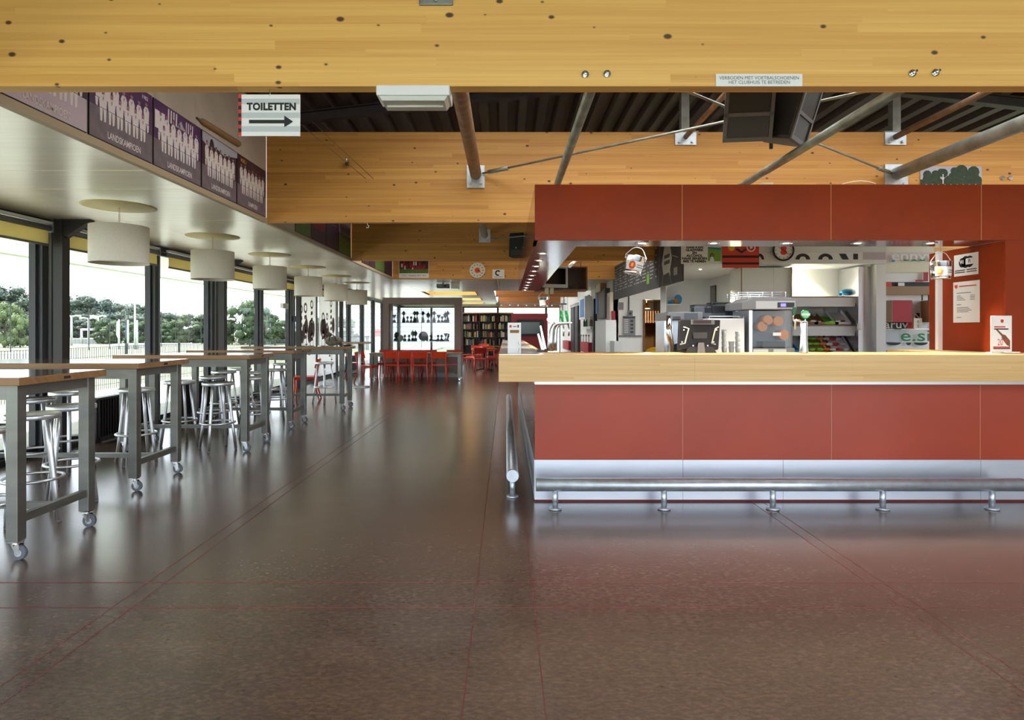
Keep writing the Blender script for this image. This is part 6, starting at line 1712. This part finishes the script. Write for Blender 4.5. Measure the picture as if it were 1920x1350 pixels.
# wire mesh fence along the terrace
def fence(x, ya, yb, h, lab, step, name='wire_fence', n_rail=6, z0=-.16):
    t = thing(name, lab, 'fence', (x, ya, z0))
    L_ = yb - ya; k = 0
    while k*2.5 <= L_ + .01:
        MB().box(-.025, .025, k*2.5 - .025, k*2.5 + .025, 0, h + .06).build('post', 'wire_dark', t); k += 1
    b = MB(); y = 0
    while y < L_: b.box(-.004, .004, y, y + .009, .03, h); y += step
    for i in range(n_rail): b.box(-.004, .004, 0, L_, .03 + (h - .04)*i/(n_rail - 1), .04 + (h - .04)*i/(n_rail - 1))
    m = b.build('wire_mesh', 'wire_dark', t); m['kind'] = 'stuff'
fence(-9.5, 5.5, 43, 1.15, 'dark wire mesh fence just outside the windows', .075)
fence(-32, 20, 120, 3.2, 'tall dark mesh fence far across the sports field', .4, n_rail=8)
# far boards, kiosk, lamp posts, flag poles
def at(px_, py_, y): return W(px_, py_, y)
def pbox(name, lab, cat, px0, px1, py0, py1, y, m, dep=1.0):
    xa, xb = XX(px0, y), XX(px1, y); za, zb = ZZ(py1, y), ZZ(py0, y)
    t = thing(name, lab, cat, (xa, y, za)); 
    MB().box(0, xb - xa, 0, dep, 0, zb - za).build('body', m, t); MB().box(-.05, xb - xa + .05, -.05, dep + .05, zb - za, zb - za + .08).build('cap', 'stand_white', t)
    if za > -.1: MB().box((xb-xa)*.1, (xb-xa)*.9, dep*.2, dep*.8, -.16 - za, 0).build('base', 'stand_grey', t)
    return t
pbox('advert_board', 'white and blue advertising board beside the field at the far left', 'board', -40, 54, 664, 678, 34, 'stand_white', .3)
pbox('field_kiosk', 'white kiosk beyond the field below the flag poles', 'kiosk', 208, 234, 647, 662, 52, 'stand_white', 3)
pbox('field_wall', 'long white wall at the far side of the field', 'wall', 296, 372, 645, 660, 60, 'stand_white', .4)
pbox('field_hut', 'pale hut left of the kiosk beyond the field', 'hut', 128, 182, 636, 652, 70, 'stand_grey', 4)
def lamp_post(px_, py_, y, lab):
    top = ZZ(py_, y); t = thing('lamp_post', lab, 'lamp post', (XX(px_, y), y, -.16), group='white lamp posts beyond the field'); h = top + .16
    MB().cyl((0, 0, 0), (0, 0, h), .12, .09, n=8).build('pole', 'pole_white', t)
    for s in (-1, 1): MB().tube([(0, 0, h), (s*.5, 0, h + .12), (s*.9, 0, h + .05)], [.09, .08, .15], n=6).build('lamp_head', 'pole_white', t)
for px_, py_, y, lab in ((134, 594, 62, 'leftmost white lamp post beyond the field'), (166, 598, 66, 'second white lamp post beyond the field'), (184, 594, 72, 'third white lamp post beyond the field'), (424, 600, 64, 'white lamp post left of the large tree')): lamp_post(px_, py_, y, lab)
t = thing('sign_gantry', 'white sign gantry between the lamp posts beyond the field', 'gantry', (XX(153, 70), 70, -.16))
gw = XX(195, 70) - XX(153, 70)
for s in (0, 1): MB().cyl((s*gw, 0, 0), (s*gw, 0, 1.7), .12, n=8).build('post', 'pole_white', t)
MB().box(0, gw, -.1, .1, 1.5, 1.75).build('beam', 'pole_white', t)
for i, (px_, py_, fl_) in enumerate(((223, 599, 0), (240, 600, 1), (253, 569, None), (257, 600, 0))):
    y = 50; t = thing('flag_pole', ['left flag pole with limp pale flag', 'flag pole with dark blue flag', 'tallest bare white pole', 'right flag pole with limp pale flag'][i] + ' beyond the field', 'flag pole', (XX(px_, y), y, -.16))
    h = ZZ(py_, y) + .16; MB().cyl((0, 0, 0), (0, 0, h), .09, .06, n=8).build('pole', 'pole_white', t)
    if fl_ is not None: MB().prism([(0, h - .1), (-.18, h - .2), (-.22, h - 1.2), (-.1, h - 1.5), (0, h - 1.0)], -.02, .02, 'y').build('flag', ['paper_grey', 'navy_flag'][fl_], t)
# trees
def tree_meshes(seed, lm):
    r = random.Random(seed)
    c = MB(); pts = []
    for i in range(46):
        a = r.uniform(0, 6.28); z = r.uniform(.1, .93); env = .40 * math.sqrt(max(.05, 1 - ((z - .5) / .52) ** 2)); rr = env * math.sqrt(r.uniform(.05, 1))
        rad = r.uniform(.07, .13)
        c.blob((rr*math.cos(a), rr*math.sin(a), z), rad * .86, 1, 1, .9, 0, 7, 5); pts.append((rr*math.cos(a), rr*math.sin(a), z, rad))
    for i in range(5200):
        x, y, z, rad = r.choice(pts)
        u = Vector((r.gauss(0, 1), r.gauss(0, 1), r.gauss(0, 1))).normalized()
        p = Vector((x, y, z)) + u * rad * r.uniform(.8, 1.25)
        n = (u + Vector((r.uniform(-.9, .9), r.uniform(-.9, .9), r.uniform(-.4, .9)))).normalized(); a = n.orthogonal().normalized(); b_ = n.cross(a); s = r.uniform(.010, .024)
        c.add([p + a*s, p + b_*s*.8, p - a*s, p - b_*s*.8], [(0, 1, 2, 3)])
    crown = c.mesh('crown', lm)
    tr = MB().tube([(0, 0, 0), (.01, 0, .25), (.0, .01, .6)], [.03, .022, .01], n=8)
    for k in range(3):
        a = k*2.1 + seed; tr.tube([(0, 0, .3), (.15*math.cos(a), .15*math.sin(a), .55)], [.014, .006], n=6)
    return crown, tr.mesh('trunk', 'bark')
TM = {k: [tree_meshes(s, m) for s in ss] for k, m, ss in (('far', 'leaf_far', (1, 2)), ('mid', 'leaf_mid', (3, 4)), ('pale', 'leaf_pale', (5,)))}
TL = {'far': 'hazy green tree in the tall treeline beyond the field', 'mid': 'bushy green tree behind the far mesh fence', 'pale': 'pale feathery willow at the left edge outside'}
TN = {}
def tree(px_, py_top, y, kind, wide=1.0, base=-.3, lab=None, row=None):
    if row:
        TN[row] = TN.get(row, 0) + 1; lab = '%s, tree number %d from the left' % (row, TN[row])
    h = (ZZ(py_top, y) - base) / 1.02
    cr, tk = RND.choice(TM[kind])
    t = thing('tree', lab or TL[kind], 'tree', (XX(px_, y), y, base), rz=RND.uniform(0, 6), group='trees: ' + kind + ' row beyond the field')
    for nm_, me in (('crown', cr), ('trunk', tk)):
        o = bpy.data.objects.new(nm_, me); COL.objects.link(o); o.parent = t
    t.scale = (h*wide, h*wide, h)
tops = [(-30, 530), (5, 533), (40, 548), (75, 552), (105, 553), (132, 550), (160, 553), (190, 557), (215, 562), (240, 566), (264, 572), (285, 582)]
for px_, py_ in tops: tree(px_, py_, 120 + RND.uniform(-6, 6), 'far', 1.35, row='tall hazy treeline beyond the field')
for px_ in range(-60, 330, 34): tree(px_, 588 + RND.uniform(-8, 8), 95 + RND.uniform(-6, 6), 'far', 1.6, row='lower green row in front of the tall treeline')
for px_, py_ in ((200, 600), (222, 604), (258, 602), (300, 597), (318, 604), (340, 597), (362, 588), (385, 590), (405, 598), (500, 590), (520, 600), (548, 603)): tree(px_, py_, 72 + RND.uniform(-4, 4), 'mid', 1.25, row='bushy green row behind the far mesh fence')
tree(455, 562, 66, 'mid', 1.0, lab='large green tree seen between the third and fourth pendant lamps')
tree(485, 574, 66, 'mid', .9, lab='green tree just right of the large tree behind the third pendant lamp')
for px_, py_, w_ in ((8, 566, .9), (38, 588, .8)): tree(px_, py_, 55, 'pale', w_, lab='pale feathery willow at the left edge, ' + ('taller one' if px_ < 20 else 'shorter one beside the window frame'))
for px_, y in ((590, 55), (612, 60), (646, 52), (672, 58), (690, 62)): tree(px_, 592 + RND.uniform(-4, 4), y, 'mid', 1.0, row='green trees seen through the far windows')
for x, y in ((-14, 84), (-10, 80), (-6, 75), (-2, 78), (2, 74), (6, 80), (10, 76)): tree(CX + x*F/y, 560, y, 'far', 1.2, row='trees above the far bookcase outside the end windows')
# grandstand at the far end
gs = thing('grandstand', 'white terraced grandstand outside the far end windows', 'grandstand', (-14, 52, -.16))
for k in range(9):
    MB().box(0, 26, k*.9, k*.9 + .9, 0, .5 + k*.42).build('terrace_step', 'stand_white', gs)
    MB().box(0, 26, k*.9 + .3, k*.9 + .6, .5 + k*.42, .62 + k*.42).build('seat_row', 'stand_grey', gs)
t = thing('red_kiosk', 'small red and white kiosk in front of the grandstand', 'kiosk', (XX(712, 34), 34, -.16))
MB().box(-.2, .2, -.2, .2, 0, 1.2).build('body', 'stand_white', t); MB().box(-.22, .22, -.22, .22, 1.2, 1.62).build('roof', 'stand_red', t)
